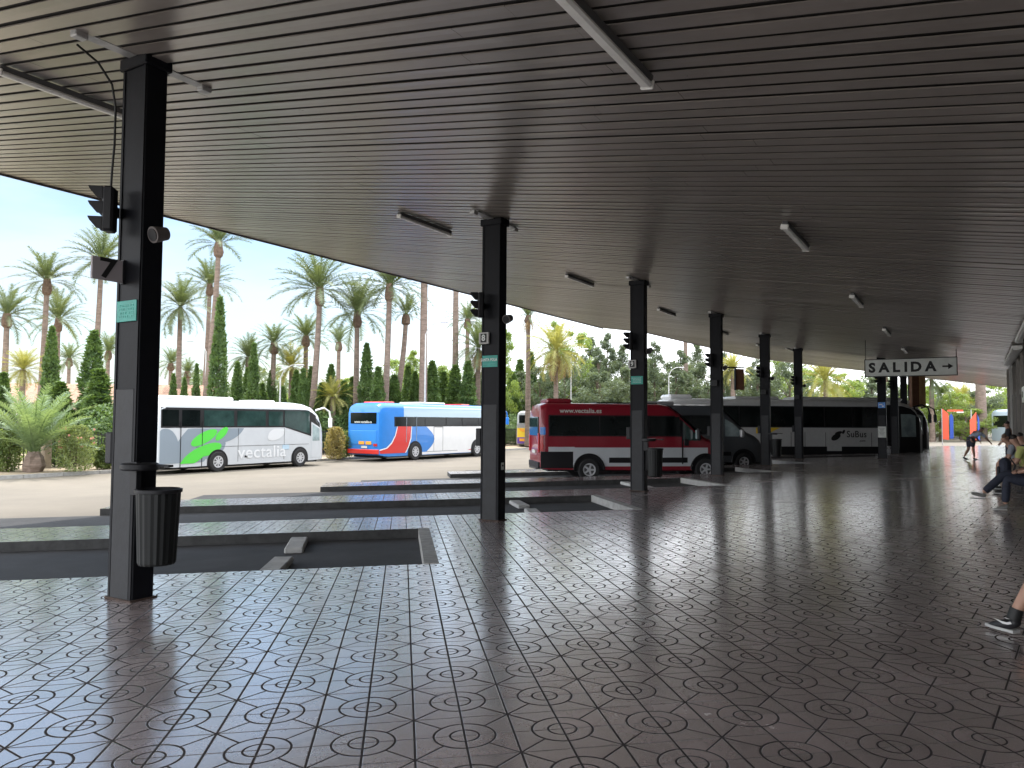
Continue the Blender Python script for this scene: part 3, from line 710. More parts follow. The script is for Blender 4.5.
def mirror_arm(root, b, L_, h, m, sides=(-1, 1)):
    for s_ in sides:
        k = MB(); y = s_ * 1.1; k.tube([(L_ - .55, y, h - .35), (L_ - .1, y + s_ * .12, h - .22), (L_ + .25, y + s_ * .16, h - .4), (L_ + .34, y + s_ * .16, h - .75)], .045, 8)
        a = k.build('mirror_arm', m, root, smooth=True)
        MB().box((L_ + .33, y + s_ * .16, h - .98), (.12, .24, .5), bev=.04).build('mirror', m, a)

# ---- green and silver midi coach, parked along the far kerb
def on_road(p, z=None):
    p = Vector(p); p.z = rz(p) if z is None else z; return p
L_G, H_G = 9.35, 3.13
gp = on_road(W(0, 0)); 
g0 = Vector((-12.9 - .515 * 2.86, 33.9 - .857 * 2.86, 0)) - RO * 1.22
bus = thing('midi_coach', 'silver midi coach with green and slate swirls, parked behind the nearest pillar', 'coach', on_road(g0), YAW_D)
b = coach_base(bus, L_G, 2.44, H_G, M_silver, (2.86, 7.66), r=.44)
xg = [(.0 + .12, .95), (1.02, 1.98), (2.1, 3.75), (3.85, 5.55), (5.65, 6.6)]
b.patch(bus, 'window_band', M_black, .1, 8.75, 1.93, lambda x: 2.78 if x < 8.2 else 2.78 - (x - 8.2) * .5, off=.004)
for k, (a0, a1) in enumerate(xg): b.patch(bus, 'window', M_glass2 if k > 1 else M_glass, a0 + .04, a1 - .04, 2.0, 2.68, off=.010)
b.patch(bus, 'window', M_glass2, 6.68, 8.3, lambda x: 1.98 - max(0, x - 6.7) * .24, 2.72, off=.011)
b.patch(bus, 'side_lower_glass', M_black, 6.66, 8.5, lambda x: 1.93 - max(0, x - 6.7) * .26, 1.96, off=.005)
dr = b.patch(bus, 'passenger_door', M_silver, 8.42, 9.12, .42, lambda x: 2.2 - (x - 8.42) * .45, off=.014, sides=(-1,))
b.patch(bus, 'door_glass', M_pale, 8.5, 9.02, 1.25, lambda x: 2.08 - (x - 8.5) * .45, off=.02, sides=(-1,), parent=dr)
b.patch(bus, 'windscreen', M_glass, 8.75, 9.33, 1.2, lambda x: interp(b.st, x)[1] - .1, off=.008)
b.face(bus, 'windscreen', M_glass, L_G + .01, -.95, .95, 1.1, 1.6)
sw = [(ellipse(1.55, .95, 1.75, .78, R(52), .45, 1.9), M_grey), (ellipse(3.35, 1.75, .95, .42, R(18), None, 1.9), M_grey), (ellipse(2.55, 1.05, .75, .42, R(20)), M_grey), (ellipse(.3, 1.05, .62, .85, R(0), .45, 1.9), M_grey)]
for k, (pp, m_) in enumerate(sw): b.decal(bus, 'slate_swirl', m_, [(max(.06, x), z) for x, z in pp], off=.006 + .0015 * k)
for k, pp in enumerate((ellipse(2.15, 1.50, .72, .24, R(24)), ellipse(3.05, 1.66, .42, .17, R(40)), ellipse(2.35, .98, .72, .25, R(14)), ellipse(1.7, .72, .80, .26, R(30), .42))): b.decal(bus, 'green_swirl', M_lime, pp, off=.015 + .0015 * k)
b.decal(bus, 'pale_swirl', mat('pale_silver', (.66, .68, .70), .35), ellipse(6.15, 1.62, .55, .27, R(20), None, 1.85), off=.008)
text('lettering', 'vectalia', .78, mat('pale_letter', (.74, .76, .78), .4), bus, (5.35, -1.235, .78), (R(90), 0, 0), .002, .008, sx=1.15)
ln = MB()
for x in (1.0, 2.05): ln.box((x, -1.2325, 1.2), (.028, .012, 2.0))
for x in (3.95, 6.65): ln.box((x, -1.2265, 1.15), (.012, .006, 1.5))
ln.box((5.0, -1.2265, 1.1), (6.5, .006, .012)); ln.build('panel_gap', M_darkpl, bus)
MB().box((6.75, -1.232, .98), (.42, .008, .22)).build('notice_sticker', mat('pale_blue', (.45, .6, .72), .5), bus)
MB().box((4.4, -1.232, .62), (.16, .01, .08)).build('side_marker', M_darkpl, bus)
MB().box((2.2, 0, H_G + .06), (3.6, 1.7, .2), bev=.08).build('roof_unit', M_white, bus); MB().box((6, 0, H_G + .035), (1.2, 1.2, .1), bev=.04).build('roof_hatch', M_white, bus)
mirror_arm(bus, b, L_G, H_G, M_white)
b.face(bus, 'tail_light', M_lampg, -.01, -1.05, -.85, .9, 1.3); b.face(bus, 'tail_light', M_lampg, -.01, .85, 1.05, .9, 1.3); b.face(bus, 'rear_window', M_glass, -.005, -.95, .95, 1.9, 2.6)

# ---- blue, red and white coach
L_B, H_B = 12.1, 3.28
b0_ = Vector((-5.54 - .575 * 2.9, 44.9 - .818 * 2.9, 0)) - RO * 1.27
bus = thing('touring_coach', 'blue, red and white touring coach seen from behind its right rear corner', 'coach', on_road(b0_), YAW_D + R(-3))
b = coach_base(bus, L_B, 2.55, H_B, M_blue, (2.9, 8.9), r=.5)
b.patch(bus, 'white_side', M_white, 3.0, 11.0, .30, 1.96, off=.004)
M_sky = mat('painted_sky_reflection', (.42, .56, .66), .3, coat=.4)  # pale blue puts the sky's reflection into the upper side's colour
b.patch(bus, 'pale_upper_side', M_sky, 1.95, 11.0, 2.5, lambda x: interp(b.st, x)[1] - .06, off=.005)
arc = [(3.9 + .75 * math.sin(math.pi * t / 12), .45 + 1.5 * t / 12) for t in range(13)]
b.decal(bus, 'blue_side', M_blue, [(1.6, .45)] + arc + [(1.6, 1.95)], off=.007)
c1_ = [(-.0 + .05, .55), (.9, .62), (1.35, 1.1), (1.55, 1.95)]
b.decal(bus, 'red_sweep', M_red, [(.04, .45), (.04, .62), (.55, .72), (.95, 1.0), (1.25, 1.45), (1.42, 1.95), (2.55, 1.95), (2.5, 1.3), (2.3, .8), (2.05, .45)], off=.012)
for pp in ([(.02, .62), (.55, .72), (.95, 1.0), (1.25, 1.45), (1.42, 1.95), (1.35, 1.95), (1.18, 1.45), (.88, 1.05), (.5, .78), (.02, .68)], [(2.55, 1.95), (2.5, 1.3), (2.3, .8), (2.05, .45), (2.13, .45), (2.38, .8), (2.58, 1.3), (2.63, 1.95)]): b.decal(bus, 'white_stripe', M_white, pp, off=.016)
b.decal(bus, 'red_wedge', M_red, [(7.9, .45), (8.5, .55), (9.3, 1.0), (9.9, 1.5), (10.3, 1.5), (10.3, .45)], off=.008)
b.patch(bus, 'window_band', M_black, 1.15, 10.9, 1.95, 2.5, off=.012)
for k, (a0, a1) in enumerate(((1.25, 2.1), (2.2, 3.0), (3.1, 3.75), (3.8, 5.7), (5.8, 7.3), (7.4, 9.0), (9.1, 10.6))): b.patch(bus, 'window', M_glass, a0, a1, 1.99, 2.46, off=.018)
for nm, m_, y0, y1, z0, z1, d in (('rear_panel', M_blue, -1.18, 1.18, .5, 2.75, .02), ('rear_window', M_glass, -1.0, 1.0, 2.1, 2.72, .05), ('engine_hatch', mat('blue_deep', (.04, .24, .62), .3, coat=.4), -1.0, 1.0, .95, 1.72, .05)):
    b.face(bus, nm, m_, .005 - d / 2, y0, y1, z0, z1, d=d, bev=.015)
b.face(bus, 'bumper', M_red, -.03, -1.2, 1.2, .42, .68, d=.12, bev=.03)
for y in (-.42, .12, ): b.face(bus, 'orange_plate', M_orange, -.06, y - .24, y + .24 - .06, .95, 1.12, d=.02)
b.face(bus, 'number_plate', M_signw, -.06, -.35, .1, .74, .86, d=.02)
for y in (-1.05, -.9): b.face(bus, 'tail_light', M_lampg, -.06, y - .05, y + .07, .86, 1.0, d=.03)
text('lettering', 'www.vectalia.es', .2, M_signw, bus, (-.05, 0, 2.2), (R(90), 0, R(-90)), .002, .002)
text('lettering', 'www.vectalia.es', .22, M_signw, bus, (3.4, -1.243, 2.66), (R(90), 0, 0), .002, .003)
ln = MB()
for x in (4.6, 5.45): ln.box((x, -1.279, 1.2), (.02, .008, 1.45))
ln.box((5.02, -1.279, 1.92), (.87, .008, .02)); ln.box((5.4, -1.279, .46), (3, .008, .02)); ln.build('luggage_door_gap', M_darkpl, bus)
ln = MB(); [ln.box((x, -1.287, 1.8), (.04, .008, 1.5)) for x in (2.15, 3.02)]; ln.build('door_frame', M_grey, bus)
for x in (1.2, 8.3): MB().box((x, 0, H_B + .03), (.9, 1.6, .1), bev=.04).build('roof_hatch', M_red, bus)
MB().box((5, 0, H_B + .05), (2.4, 1.7, .14), bev=.06).build('roof_unit', M_white, bus)
mirror_arm(bus, b, L_B, H_B, M_blue); b.patch(bus, 'windscreen', M_glass, 10.95, 12.05, 1.3, lambda x: interp(b.st, x)[1] - .12, off=.008)
b.face(bus, 'windscreen', M_glass, L_B + .01, -1, 1, 1.1, 1.7)

# ---- yellow and purple bus, rear view far off
bp_ = on_road(at(531, 64.5)); bus = thing('city_bus', 'distant bus with yellow and purple rear, beyond the blue coach', 'bus', bp_, R(76))
b = coach_base(bus, 12, 2.5, 3.15, mat('bus_pale', (.45, .47, .47), .4), (3, 9.2), r=.48)
for nm, m_, y0, y1, z0, z1 in (('rear_window', M_glass, -1.0, 1.0, 2.15, 2.8), ('grey_panel', M_chrome, -1.12, 1.12, 1.72, 2.1), ('yellow_panel', M_yell, -1.15, 1.15, .95, 1.72), ('bumper', M_purp, -1.15, 1.15, .42, .95)): b.face(bus, nm, m_, -.02, y0, y1, z0, z1, d=.06)
b.face(bus, 'orange_plate', M_orange, -.06, -.95, -.35, .62, .84, d=.03); b.face(bus, 'orange_plate', M_orange, -.06, .35, .95, .62, .84, d=.03)
mb = MB(); mb.prism([(-.06, y, z) for y, z in ((-.5, 1.05), (-.1, 1.1), (.25, 1.45), (.2, 1.66), (-.2, 1.5))], (-.01, 0, 0)); mb.build('purple_mark', M_purp, bus)
mb = MB(); mb.prism([(-.06, y, z) for y, z in ((.3, 1.3), (.9, 1.5), (1.05, 1.68), (.6, 1.66))], (-.01, 0, 0)); mb.prism([(-.06, y, z) for y, z in ((-1.05, 1.2), (-.6, 1.25), (-.55, 1.6), (-1.0, 1.5))], (-.01, 0, 0)); mb.build('orange_mark', M_orange, bus)

# ---- vans
def van(root, L_, h, w_, body_m, lower_m, wx, r=.36, label=None):
    st = [(0, .93, h - .25, .48), (.05, .965, h - .08, .42), (.25, .99, h, .38), (L_ - 2.35, 1, h, .34), (L_ - 2.05, .995, h - .06, .34), (L_ - 1.6, .985, h - .36, .34), (L_ - .98, .97, h - .92, .34), (L_ - .75, .96, h - 1.12, .34), (L_ - .4, .93, h - 1.26, .34), (L_ - .15, .86, h - 1.45, .36), (L_, .74, h - 1.75, .40)]
    b = Body(w_, st, r=.17, tumble=.03, belt=1.25); b.build(root, body_m)
    MB().box((L_ / 2, 0, .42), (L_ - .6, w_ - .3, .22)).build('underbody', M_darkpl, root)
    wheels(root, b, wx, r, body_m, spokes=5, ar=1.35, lip=M_darkpl)
    return b
vu = 12.45
vp = G(vu, 3.0) ; vp = vp + U * 1.03
van_r = thing('minibus', 'dark red and silver minibus parked in a bay behind the third pillar', 'minibus', on_road(vp), YAW_V)
LV, HV = 6.6, 2.62
b = van(van_r, LV, HV, 2.06, M_vred, M_silver, (1.70, 5.85), r=.37)
b.patch(van_r, 'silver_lower_side', M_silver, 1.1, 5.95, .48, 1.12, off=.006)
b.patch(van_r, 'silver_lower_side', M_silver, .3, 1.2, .98, 1.14, off=.007)
b.patch(van_r, 'dark_corner_panel', M_darkpl, .04, 1.15, .42, .98, off=.008)
b.patch(van_r, 'window_band', M_black, .3, 5.0, 1.5, 2.22, off=.006)
for a0, a1 in ((.36, 2.05), (2.1, 3.75), (3.85, 4.92)): b.patch(van_r, 'window', M_glass, a0, a1, 1.54, 2.18, off=.012)
b.patch(van_r, 'front_side_window', M_glass2, 5.0, 6.02 - .35, 1.36, lambda x: min(2.12, interp(b.st, x)[1] - .2), off=.012)
b.patch(van_r, 'rub_strip', M_darkpl, 2.4, 5.2, .60, .78, off=.012); b.patch(van_r, 'windscreen', M_glass, 4.95, 5.62, lambda x: interp(b.st, x)[1] - .12, lambda x: interp(b.st, x)[1] - .02, off=.006)
ws = MB(); P = []
for x in (4.55, 4.9, 5.2, 5.6):
    zt = interp(b.st, x)[1]; hwt = b.hw(x, zt - .05) - .03
    P += [(x, -hwt, zt + .012), (x, 0, zt + .045), (x, hwt, zt + .012)]
ws.add(P, [(i * 3 + j, i * 3 + j + 1, i * 3 + j + 4, i * 3 + j + 3) for i in range(3) for j in range(2)]); ws.build('windscreen_glass', M_glass, van_r, smooth=True)
text('lettering', 'www.vectalia.es', .215, M_signw, van_r, (1.42, -(b.hw(1.4, 2.35) + .004), 2.36), (R(90), 0, 0), .002, .005)
MB().box((.75, 0, HV + .08), (.9, 1.2, .18), bev=.06).build('roof_unit', M_vred, van_r); MB().box((3.2, 0, HV + .03), (2.2, 1.0, .06), bev=.02).build('roof_rail', M_darkpl, van_r)
for nm, m_, y0, y1, z0, z1 in (('rear_window', M_glass2, -.85, .85, 1.5, 2.15), ('tail_light', M_lampg, -.98, -.86, .95, 1.6), ('tail_light', M_lampg, .86, .98, .95, 1.6), ('number_plate', M_signw, -.3, .3, .9, 1.02), ('bumper', M_darkpl, -.97, .97, .42, .62)): b.face(van_r, nm, m_, -.01, y0, y1, z0, z1, d=.07, bev=.01)
b.patch(van_r, 'blue_sticker', M_blue, .02, .2, 1.55, 1.8, off=.012, sides=(-1,)); b.patch(van_r, 'tail_light', M_lampg, .02, .13, 1.0, 1.5, off=.012)
ln = MB(); [ln.box((x, -1.036, 1.3), (.018, .012, 1.5)) for x in (3.8, 5.02, 5.0)]; ln.build('door_gap', M_darkpl, van_r)
MB().box((5.15, -1.05, 1.3), (.16, .03, .22), bev=.01).build('door_handle', M_darkpl, van_r)
for s_ in (-1, 1):
    mm = MB().box((5.52, s_ * 1.2, 1.58), (.14, .22, .4), bev=.05).build('wing_mirror', M_darkpl, van_r); MB().box((5.52, s_ * 1.07, 1.45), (.08, .16, .06)).build('mirror_foot', M_darkpl, mm); MB().box((5.446, s_ * 1.2, 1.58), (.006, .16, .3)).build('mirror_glass', M_pale, mm)
MB().box((5.95, -.9, .93), (.4, .12, .22), bev=.04).build('headlight', M_pale, van_r); MB().box((5.95, .9, .93), (.4, .12, .22), bev=.04).build('headlight', M_pale, van_r)
MB().box((6.45, 0, .58), (.3, 1.7, .35), bev=.08).build('front_bumper', M_darkpl, van_r)

vp = G(17.45 + 1.0, 13.5 - 6.7)
van_g = thing('grey_van', 'dark grey passenger van parked between the red minibus and the white coach', 'van', on_road(vp), YAW_V)
b = van(van_g, 6.7, 2.72, 2.0, M_vgrey, M_vgrey, (1.75, 5.75), r=.36)
b.patch(van_g, 'window_band', M_black, .3, 4.6, 1.5, 2.3, off=.006)
for a0, a1 in ((.4, 2.0), (2.1, 3.4), (3.5, 4.5)): b.patch(van_g, 'window', M_glass, a0, a1, 1.55, 2.25, off=.012)
b.patch(van_g, 'front_side_window', M_pale, 4.95, 5.65, 1.42, lambda x: min(2.15, interp(b.st, x)[1] - .22), off=.012)
ws = MB(); P = []
for x in (4.65, 5.0, 5.3, 5.7):
    zt = interp(b.st, x)[1]; hwt = b.hw(x, zt - .05) - .03; P += [(x, -hwt, zt + .012), (x, 0, zt + .045), (x, hwt, zt + .012)]
ws.add(P, [(i * 3 + j, i * 3 + j + 1, i * 3 + j + 4, i * 3 + j + 3) for i in range(3) for j in range(2)]); ws.build('windscreen_glass', M_glass, van_g, smooth=True)
b.patch(van_g, 'rub_strip', M_darkpl, .6, 5.2, .62, .78, off=.012)
for s_ in (-1, 1):
    mm = MB().box((5.6, s_ * 1.17, 1.55), (.16, .2, .36), bev=.05).build('wing_mirror', M_chrome, van_g); MB().box((5.6, s_ * 1.04, 1.45), (.08, .16, .06)).build('mirror_foot', M_darkpl, mm)
    MB().box((6.1, s_ * .85, .98), (.45, .14, .24), bev=.05).build('headlight', M_pale, van_g)
MB().box((2.2, 0, 2.79), (1.4, 1.2, .16), bev=.06).build('roof_unit', mat('roof_grey', (.3, .3, .31), .5), van_g)
MB().box((6.55, 0, .6), (.3, 1.65, .35), bev=.08).build('front_bumper', M_darkpl, van_g)

# ---- white and black coach in the far bays
def far_coach(name, label, u, v, L_, full):
    p = G(u + 1.27, v); bus = thing(name, label, 'coach', on_road(p, rz(p) + .0), YAW_V)
    M_offw = mat('off_white_paint', (.56, .57, .57), .35, var=.06, coat=.2)
    b = coach_base(bus, L_, 2.55, 3.3, M_offw, (3.4, L_ - 2.2), r=.5)
    b.patch(bus, 'window_band', M_black, .5, L_ - 1.7, 1.78, 2.94, off=.006)
    xs_ = [.7 + k * (L_ - 3.4) / 7 for k in range(8)]
    for a0, a1 in zip(xs_[:-1], xs_[1:]): b.patch(bus, 'window', M_glass, a0 + .05, a1 - .03, 1.84, 2.88, off=.012)
    b.patch(bus, 'skirt', M_darkpl, .4, L_ - 1.8, .30, .76, off=.008)
    b.patch(bus, 'front_side', M_black, L_ - 2.4, L_ - .02, .4, lambda x: interp(b.st, x)[1] - .25, off=.010)
    d_ = b.patch(bus, 'front_door', M_black, L_ - 1.5, L_ - .5, .5, lambda x: min(2.5, interp(b.st, x)[1] - .45), off=.018, sides=(-1,))
    b.patch(bus, 'door_glass', M_pale, L_ - 1.42, L_ - .52, 1.3, lambda x: min(2.55, interp(b.st, x)[1] - .42), off=.026, sides=(-1,), parent=d_)
    b.face(bus, 'windscreen', M_glass, L_ + .01, -1, 1, 1.0, 1.6)
    MB().box((L_ * .35, 0, 3.36), (2.6, 1.7, .2), bev=.08).build('roof_unit', M_offw, bus); MB().box((L_ * .72, 0, 3.36), (L_ * .42, 1.8, .22), bev=.09).build('roof_unit', M_offw, bus)
    MB().box((.9, 0, 3.4), (1.3, 1.5, .26), bev=.1).build('roof_unit', M_white, bus)
    mirror_arm(bus, b, L_, 3.3, M_black)
    if full:
        b.decal(bus, 'orange_flash', M_orange, [(2.3, 1.77), (3.6, 1.77), (4.4, 1.2), (4.4, 1.0), (3.6, 1.0)], off=.012)
        b.decal(bus, 'yellow_flash', M_yell, [(4.9, 1.77), (6.3, 1.77), (5.7, 1.5), (4.9, 1.45)], off=.012)
        mb = MB()
        for pp in (ellipse(9.5, 1.28, .30, .16, R(28), n=20), ellipse(9.66, 1.50, .22, .085, R(15), n=16), ellipse(9.95, 1.56, .13, .07, R(60), n=14)): mb.prism([(x, -1.282, z) for x, z in pp], (0, -.004, 0))
        mb.build('emblem', M_ink, bus)
        text('lettering', 'SuBus', .50, M_ink, bus, (10.72, -1.283, 1.42), (R(90), 0, 0), .002, .004, sx=.95)
        text('lettering', '.com', .18, M_ink, bus, (11.05, -1.283, 1.08), (R(90), 0, 0), .002, .002)
        ln = MB(); [ln.box((x, -1.28, 1.05), (.02, .01, .95)) for x in (6.9, 7.7, 8.9, 11.6)]; ln.build('panel_gap', M_darkpl, bus)
        MB().box((9.4, -1.286, .72), (.85, .01, .40)).build('pale_plate', M_offw, bus)
    return bus
far_coach('white_coach', 'long white coach with black windows and SuBus lettering, seen side on', 26.0, 12.3, 14.8, True)
far_coach('white_coach', 'coach nose with a curved mirror showing just beyond the SuBus lettered coach', 31.3, 19.2, 12.2, False)

# ---- far right: coach front, parked car, flags, low wall
bus = thing('white_bus', 'pale blue-white coach facing the camera at the far right end', 'bus', Vector((48.6, 76, -.2)), R(-100 + 0))
b = coach_base(bus, 12, 2.5, 3.3, mat('pale_blue_paint', (.5, .6, .70), .35, coat=.3), (3, 9.3), r=.48)
b.patch(bus, 'window_band', M_glass, .5, 11.0, 1.6, 2.7, off=.006)
b.face(bus, 'windscreen', M_pale, 12.02, -1.0, 1.0, 1.1, 1.85, d=.06)
ws = MB(); P = []
for x in (10.9, 11.3, 11.7, 11.95):
    zt = interp(b.st, x)[1]; hwt = b.hw(x, zt - .1); P += [(x + .02, -hwt, zt - .01), (x + .03, 0, zt + .04), (x + .02, hwt, zt - .01)]
ws.add(P, [(i * 3 + j, i * 3 + j + 1, i * 3 + j + 4, i * 3 + j + 3) for i in range(3) for j in range(2)]); ws.build('upper_windscreen', M_pale, bus, smooth=True)
b.face(bus, 'number_plate', M_orange, 12.03, .5, 1.0, .7, .9, d=.05); mirror_arm(bus, b, 12, 3.3, M_white)
for s_ in (-1, 1): b.face(bus, 'headlight', M_pale, 12.02, s_ * .8 - .2, s_ * .8 + .2, .6, .85, d=.08)
car = thing('parked_car', 'small white car parked beyond the red and blue flags', 'car', Vector((50.5, 90, -.1)), R(172))
st = [(0, .85, .85, .3), (.15, .95, 1.0, .25), (.5, 1, 1.1, .22), (1.0, 1, 1.4, .22), (1.5, .98, 1.48, .22), (2.3, .98, 1.46, .22), (3.1, 1, 1.0, .22), (3.8, .97, .86, .24), (4.1, .85, .65, .3)]
b = Body(1.75, st, r=.16, tumble=.25, belt=.85); b.build(car, M_white); wheels(car, b, (.8, 3.3), .31, M_white); b.patch(car, 'window', M_glass, .8, 2.9, .95, lambda x: interp(st, x)[1] - .1, off=.008)
MB().box((2.0, 0, .35), (3.6, 1.4, .2)).build('underbody', M_darkpl, car)
def flag(label, x, D, arm, s_=1.):
    p = at(x, D); p.z = -.1; t = thing('banner_totem', label, 'banner', p, R(-20))
    M_rb = mat('banner_red', (.80, .10, .05), .6); M_bb = mat('banner_blue', (.03, .08, .38), .6)
    MB().cyl((-.3, 0, -.3), (-.3, 0, 3.0), .04, n=8).build('pole', M_chrome, t)
    MB().prism([(-.26, -.05, .55), (.16, -.05, .5), (.16, -.05, 2.6), (-.26, -.05, 3.0)] if arm else [(-.4, -.05, .35), (.05, -.05, .4), (.08, -.05, 2.8), (-.4, -.05, 2.1)], (0, .1, 0)).build('red_panel', M_rb, t)
    MB().prism([(.24, -.04, .6), (.5, -.04, .62), (.5, -.04, 2.35), (.37, -.04, 2.6), (.24, -.04, 2.4)] if arm else [(.17, -.04, .4), (.32, -.04, .4), (.3, -.04, 2.2), (.17, -.04, 2.6)], (0, .08, 0)).build('blue_panel', M_bb, t)
    if arm: MB().box((.65, 0, 2.85), (1.1, .1, .14)).build('arm', M_rb, t); MB().box((1.0, 0, 2.72), (.5, .11, .1)).build('arm_sign', M_signw, t)
flag('tall red and blue banner totem with an arm, beyond the coach noses', 946, 62, True); flag('red banner totem with a thin blue edge, behind the bending man', 975, 66, False)
mb = MB(); mb.box((8, 0, .2), (26, .25, .5)); lw = mb.build('low_wall', M_concr); p = at(915, 86); lw.location = (p.x, p.y, -.2); lw.rotation_euler = (0, 0, R(4)); tag(lw, 'low pale wall across the far end of the road', 'wall')

# hanging brown sign beside the fourth pillar and the brown panel tower
M_brown = mat('brown_panel', (.20, .09, .05), .6, var=.2, scale=3)
p = loc_on(3, .1, .15, 3.45); t = thing('hanging_sign', 'brown square sign on an arm beside the fourth pillar', 'sign', p, R(10))
MB().box((.38, 0, .02), (.8, .04, .04)).build('arm', M_darkpl, t); MB().box((.60, .0, -.36), (.30, .06, .68), bev=.01).build('panel', M_brown, t); MB().box((.44, -.02, -.36), (.03, .1, .72)).build('frame', M_darkpl, t)
p = W(42.6, 4.1, 4.3); t = thing('brown_sign_box', 'tall brown and tan sign box above the farthest coach noses', 'sign', W(42.0, 3.9, 2.7), R(5))
MB().box((0, 0, 1.0), (.45, .3, 2.0)).build('brown_panel', M_brown, t); MB().box((.45, -.03, .95), (.36, .3, 1.9)).build('tan_panel', mat('tan_panel', (.5, .30, .14), .6, var=.15), t); MB().cyl((0, 0, -2.7), (0, 0, 0), .06, n=8).build('post', M_darkpl, t)

# ================================================================= VEGETATION
L_palm = leafmat('palm_leaf', (.045, .07, .038), (.14, .175, .085), .2)
L_palm2 = leafmat('palm_leaf_yellow', (.13, .15, .05), (.32, .30, .11), .28)
L_cyp = leafmat('cypress_leaf', (.035, .07, .03), (.12, .19, .055), .2)
L_con = leafmat('conifer_leaf', (.055, .08, .052), (.145, .18, .11), .2)
L_brt = leafmat('bright_leaf', (.075, .12, .035), (.23, .30, .08), .28)
L_bush = leafmat('bush_leaf', (.05, .085, .03), (.17, .22, .08), .3)
L_dead = leafmat('dry_frond', (.16, .10, .045), (.32, .22, .10), .15)
M_bark = mat('palm_trunk', (.20, .15, .12), .9, var=.45, scale=3, bump=.6, bscale=12, stretch=(1, 1, 3.5))
M_bark2 = mat('tree_bark', (.12, .09, .065), .9, var=.3, scale=4, bump=.4, bscale=20)
M_boot = mat('palm_boots', (.15, .10, .07), .9, var=.45, scale=9, bump=.7, bscale=20)

def frond(mb, rr, base, az, el, ln_, droop, lw=.34, nl=20):
    """a palm frond: arching rachis with leaflets on both sides"""
    d = Vector((math.cos(az), math.sin(az), 0)); sd = Vector((-d.y, d.x, 0)); pts = []
    n = 9; p = Vector(base); e = el
    for i in range(n + 1):
        pts.append(p.copy()); e2 = e - droop * (i / n) ** 1.3; p = p + (d * math.cos(e2) + Vector((0, 0, 1)) * math.sin(e2)) * (ln_ / n)
    for i in range(n):
        a, b_ = pts[i], pts[i + 1]; w0 = .035 * (1 - i / n) + .008; w1 = .035 * (1 - (i + 1) / n) + .008
        mb.add([a - sd * w0, a + sd * w0, b_ + sd * w1, b_ - sd * w1], [(0, 1, 2, 3)])
    for k in range(nl):
        t = .16 + .84 * (k + rr.random() * .6) / nl; f = t * n; i = min(n - 1, int(f)); q = pts[i].lerp(pts[i + 1], f - i); tg = (pts[i + 1] - pts[i]).normalized()
        upv = sd.cross(tg).normalized() * -1
        if upv.z < 0: upv = -upv
        L_ = lw * ln_ * (math.sin(math.pi * min(1, (t * .86 + .12))) ** .6) * rr.uniform(.8, 1.1) * .62
        for s_ in (-1, 1):
            dr_ = (sd * s_ * rr.uniform(.62, .8) + tg * rr.uniform(.55, .8) + upv * rr.uniform(.05, .3)).normalized()
            tip = q + dr_ * L_ - Vector((0, 0, 1)) * L_ * rr.uniform(.05, .25); wv = tg * (.034 * ln_ / 2.6)
            mb.add([q - wv, q + wv, tip], [(0, 1, 2)])
def palm_crown_mesh(seed, nf=50, ln_=2.9, lo=-22, hi=86, nl=26, curl=.78):
    rr = random.Random(seed); mb = MB()
    for k in range(nf):
        t = (k + .5) / nf; el = R(lo + (hi - lo) * t ** .8 + rr.uniform(-7, 7)); az = k * 2.39996 + rr.uniform(-.2, .2)
        frond(mb, rr, (math.cos(az) * .08, math.sin(az) * .08, .1 * t), az, el, ln_ * rr.uniform(.85, 1.08) * (1 - .12 * t), R(55 + 35 * (1 - t)) * curl * rr.uniform(.8, 1.15), nl=nl)
    me_o = mb.build('crown', L_palm, fix=False); me = me_o.data; bpy.data.objects.remove(me_o); return me
CR = [palm_crown_mesh(s) for s in (1, 2, 3)] + [palm_crown_mesh(9, 64, 2.8, -45, 86), palm_crown_mesh(12, 34, 2.7, 5, 86, curl=.85)]
def skirt_mesh():
    rr = random.Random(5); mb = MB()
    for k in range(30): frond(mb, rr, (0, 0, -.15 - rr.random() * .4), k * 2.4, R(rr.uniform(-60, -15)), rr.uniform(1.7, 2.5), R(60), nl=12)
    o = mb.build('dry_skirt', L_dead, fix=False); me = o.data; bpy.data.objects.remove(o); return me
SK = skirt_mesh()
def mesh_mat(me, m, cache={}):
    k = (me.name, m.name)
    if k not in cache: c = me.copy(); c.materials.clear(); c.materials.append(m); cache[k] = c
    return cache[k]
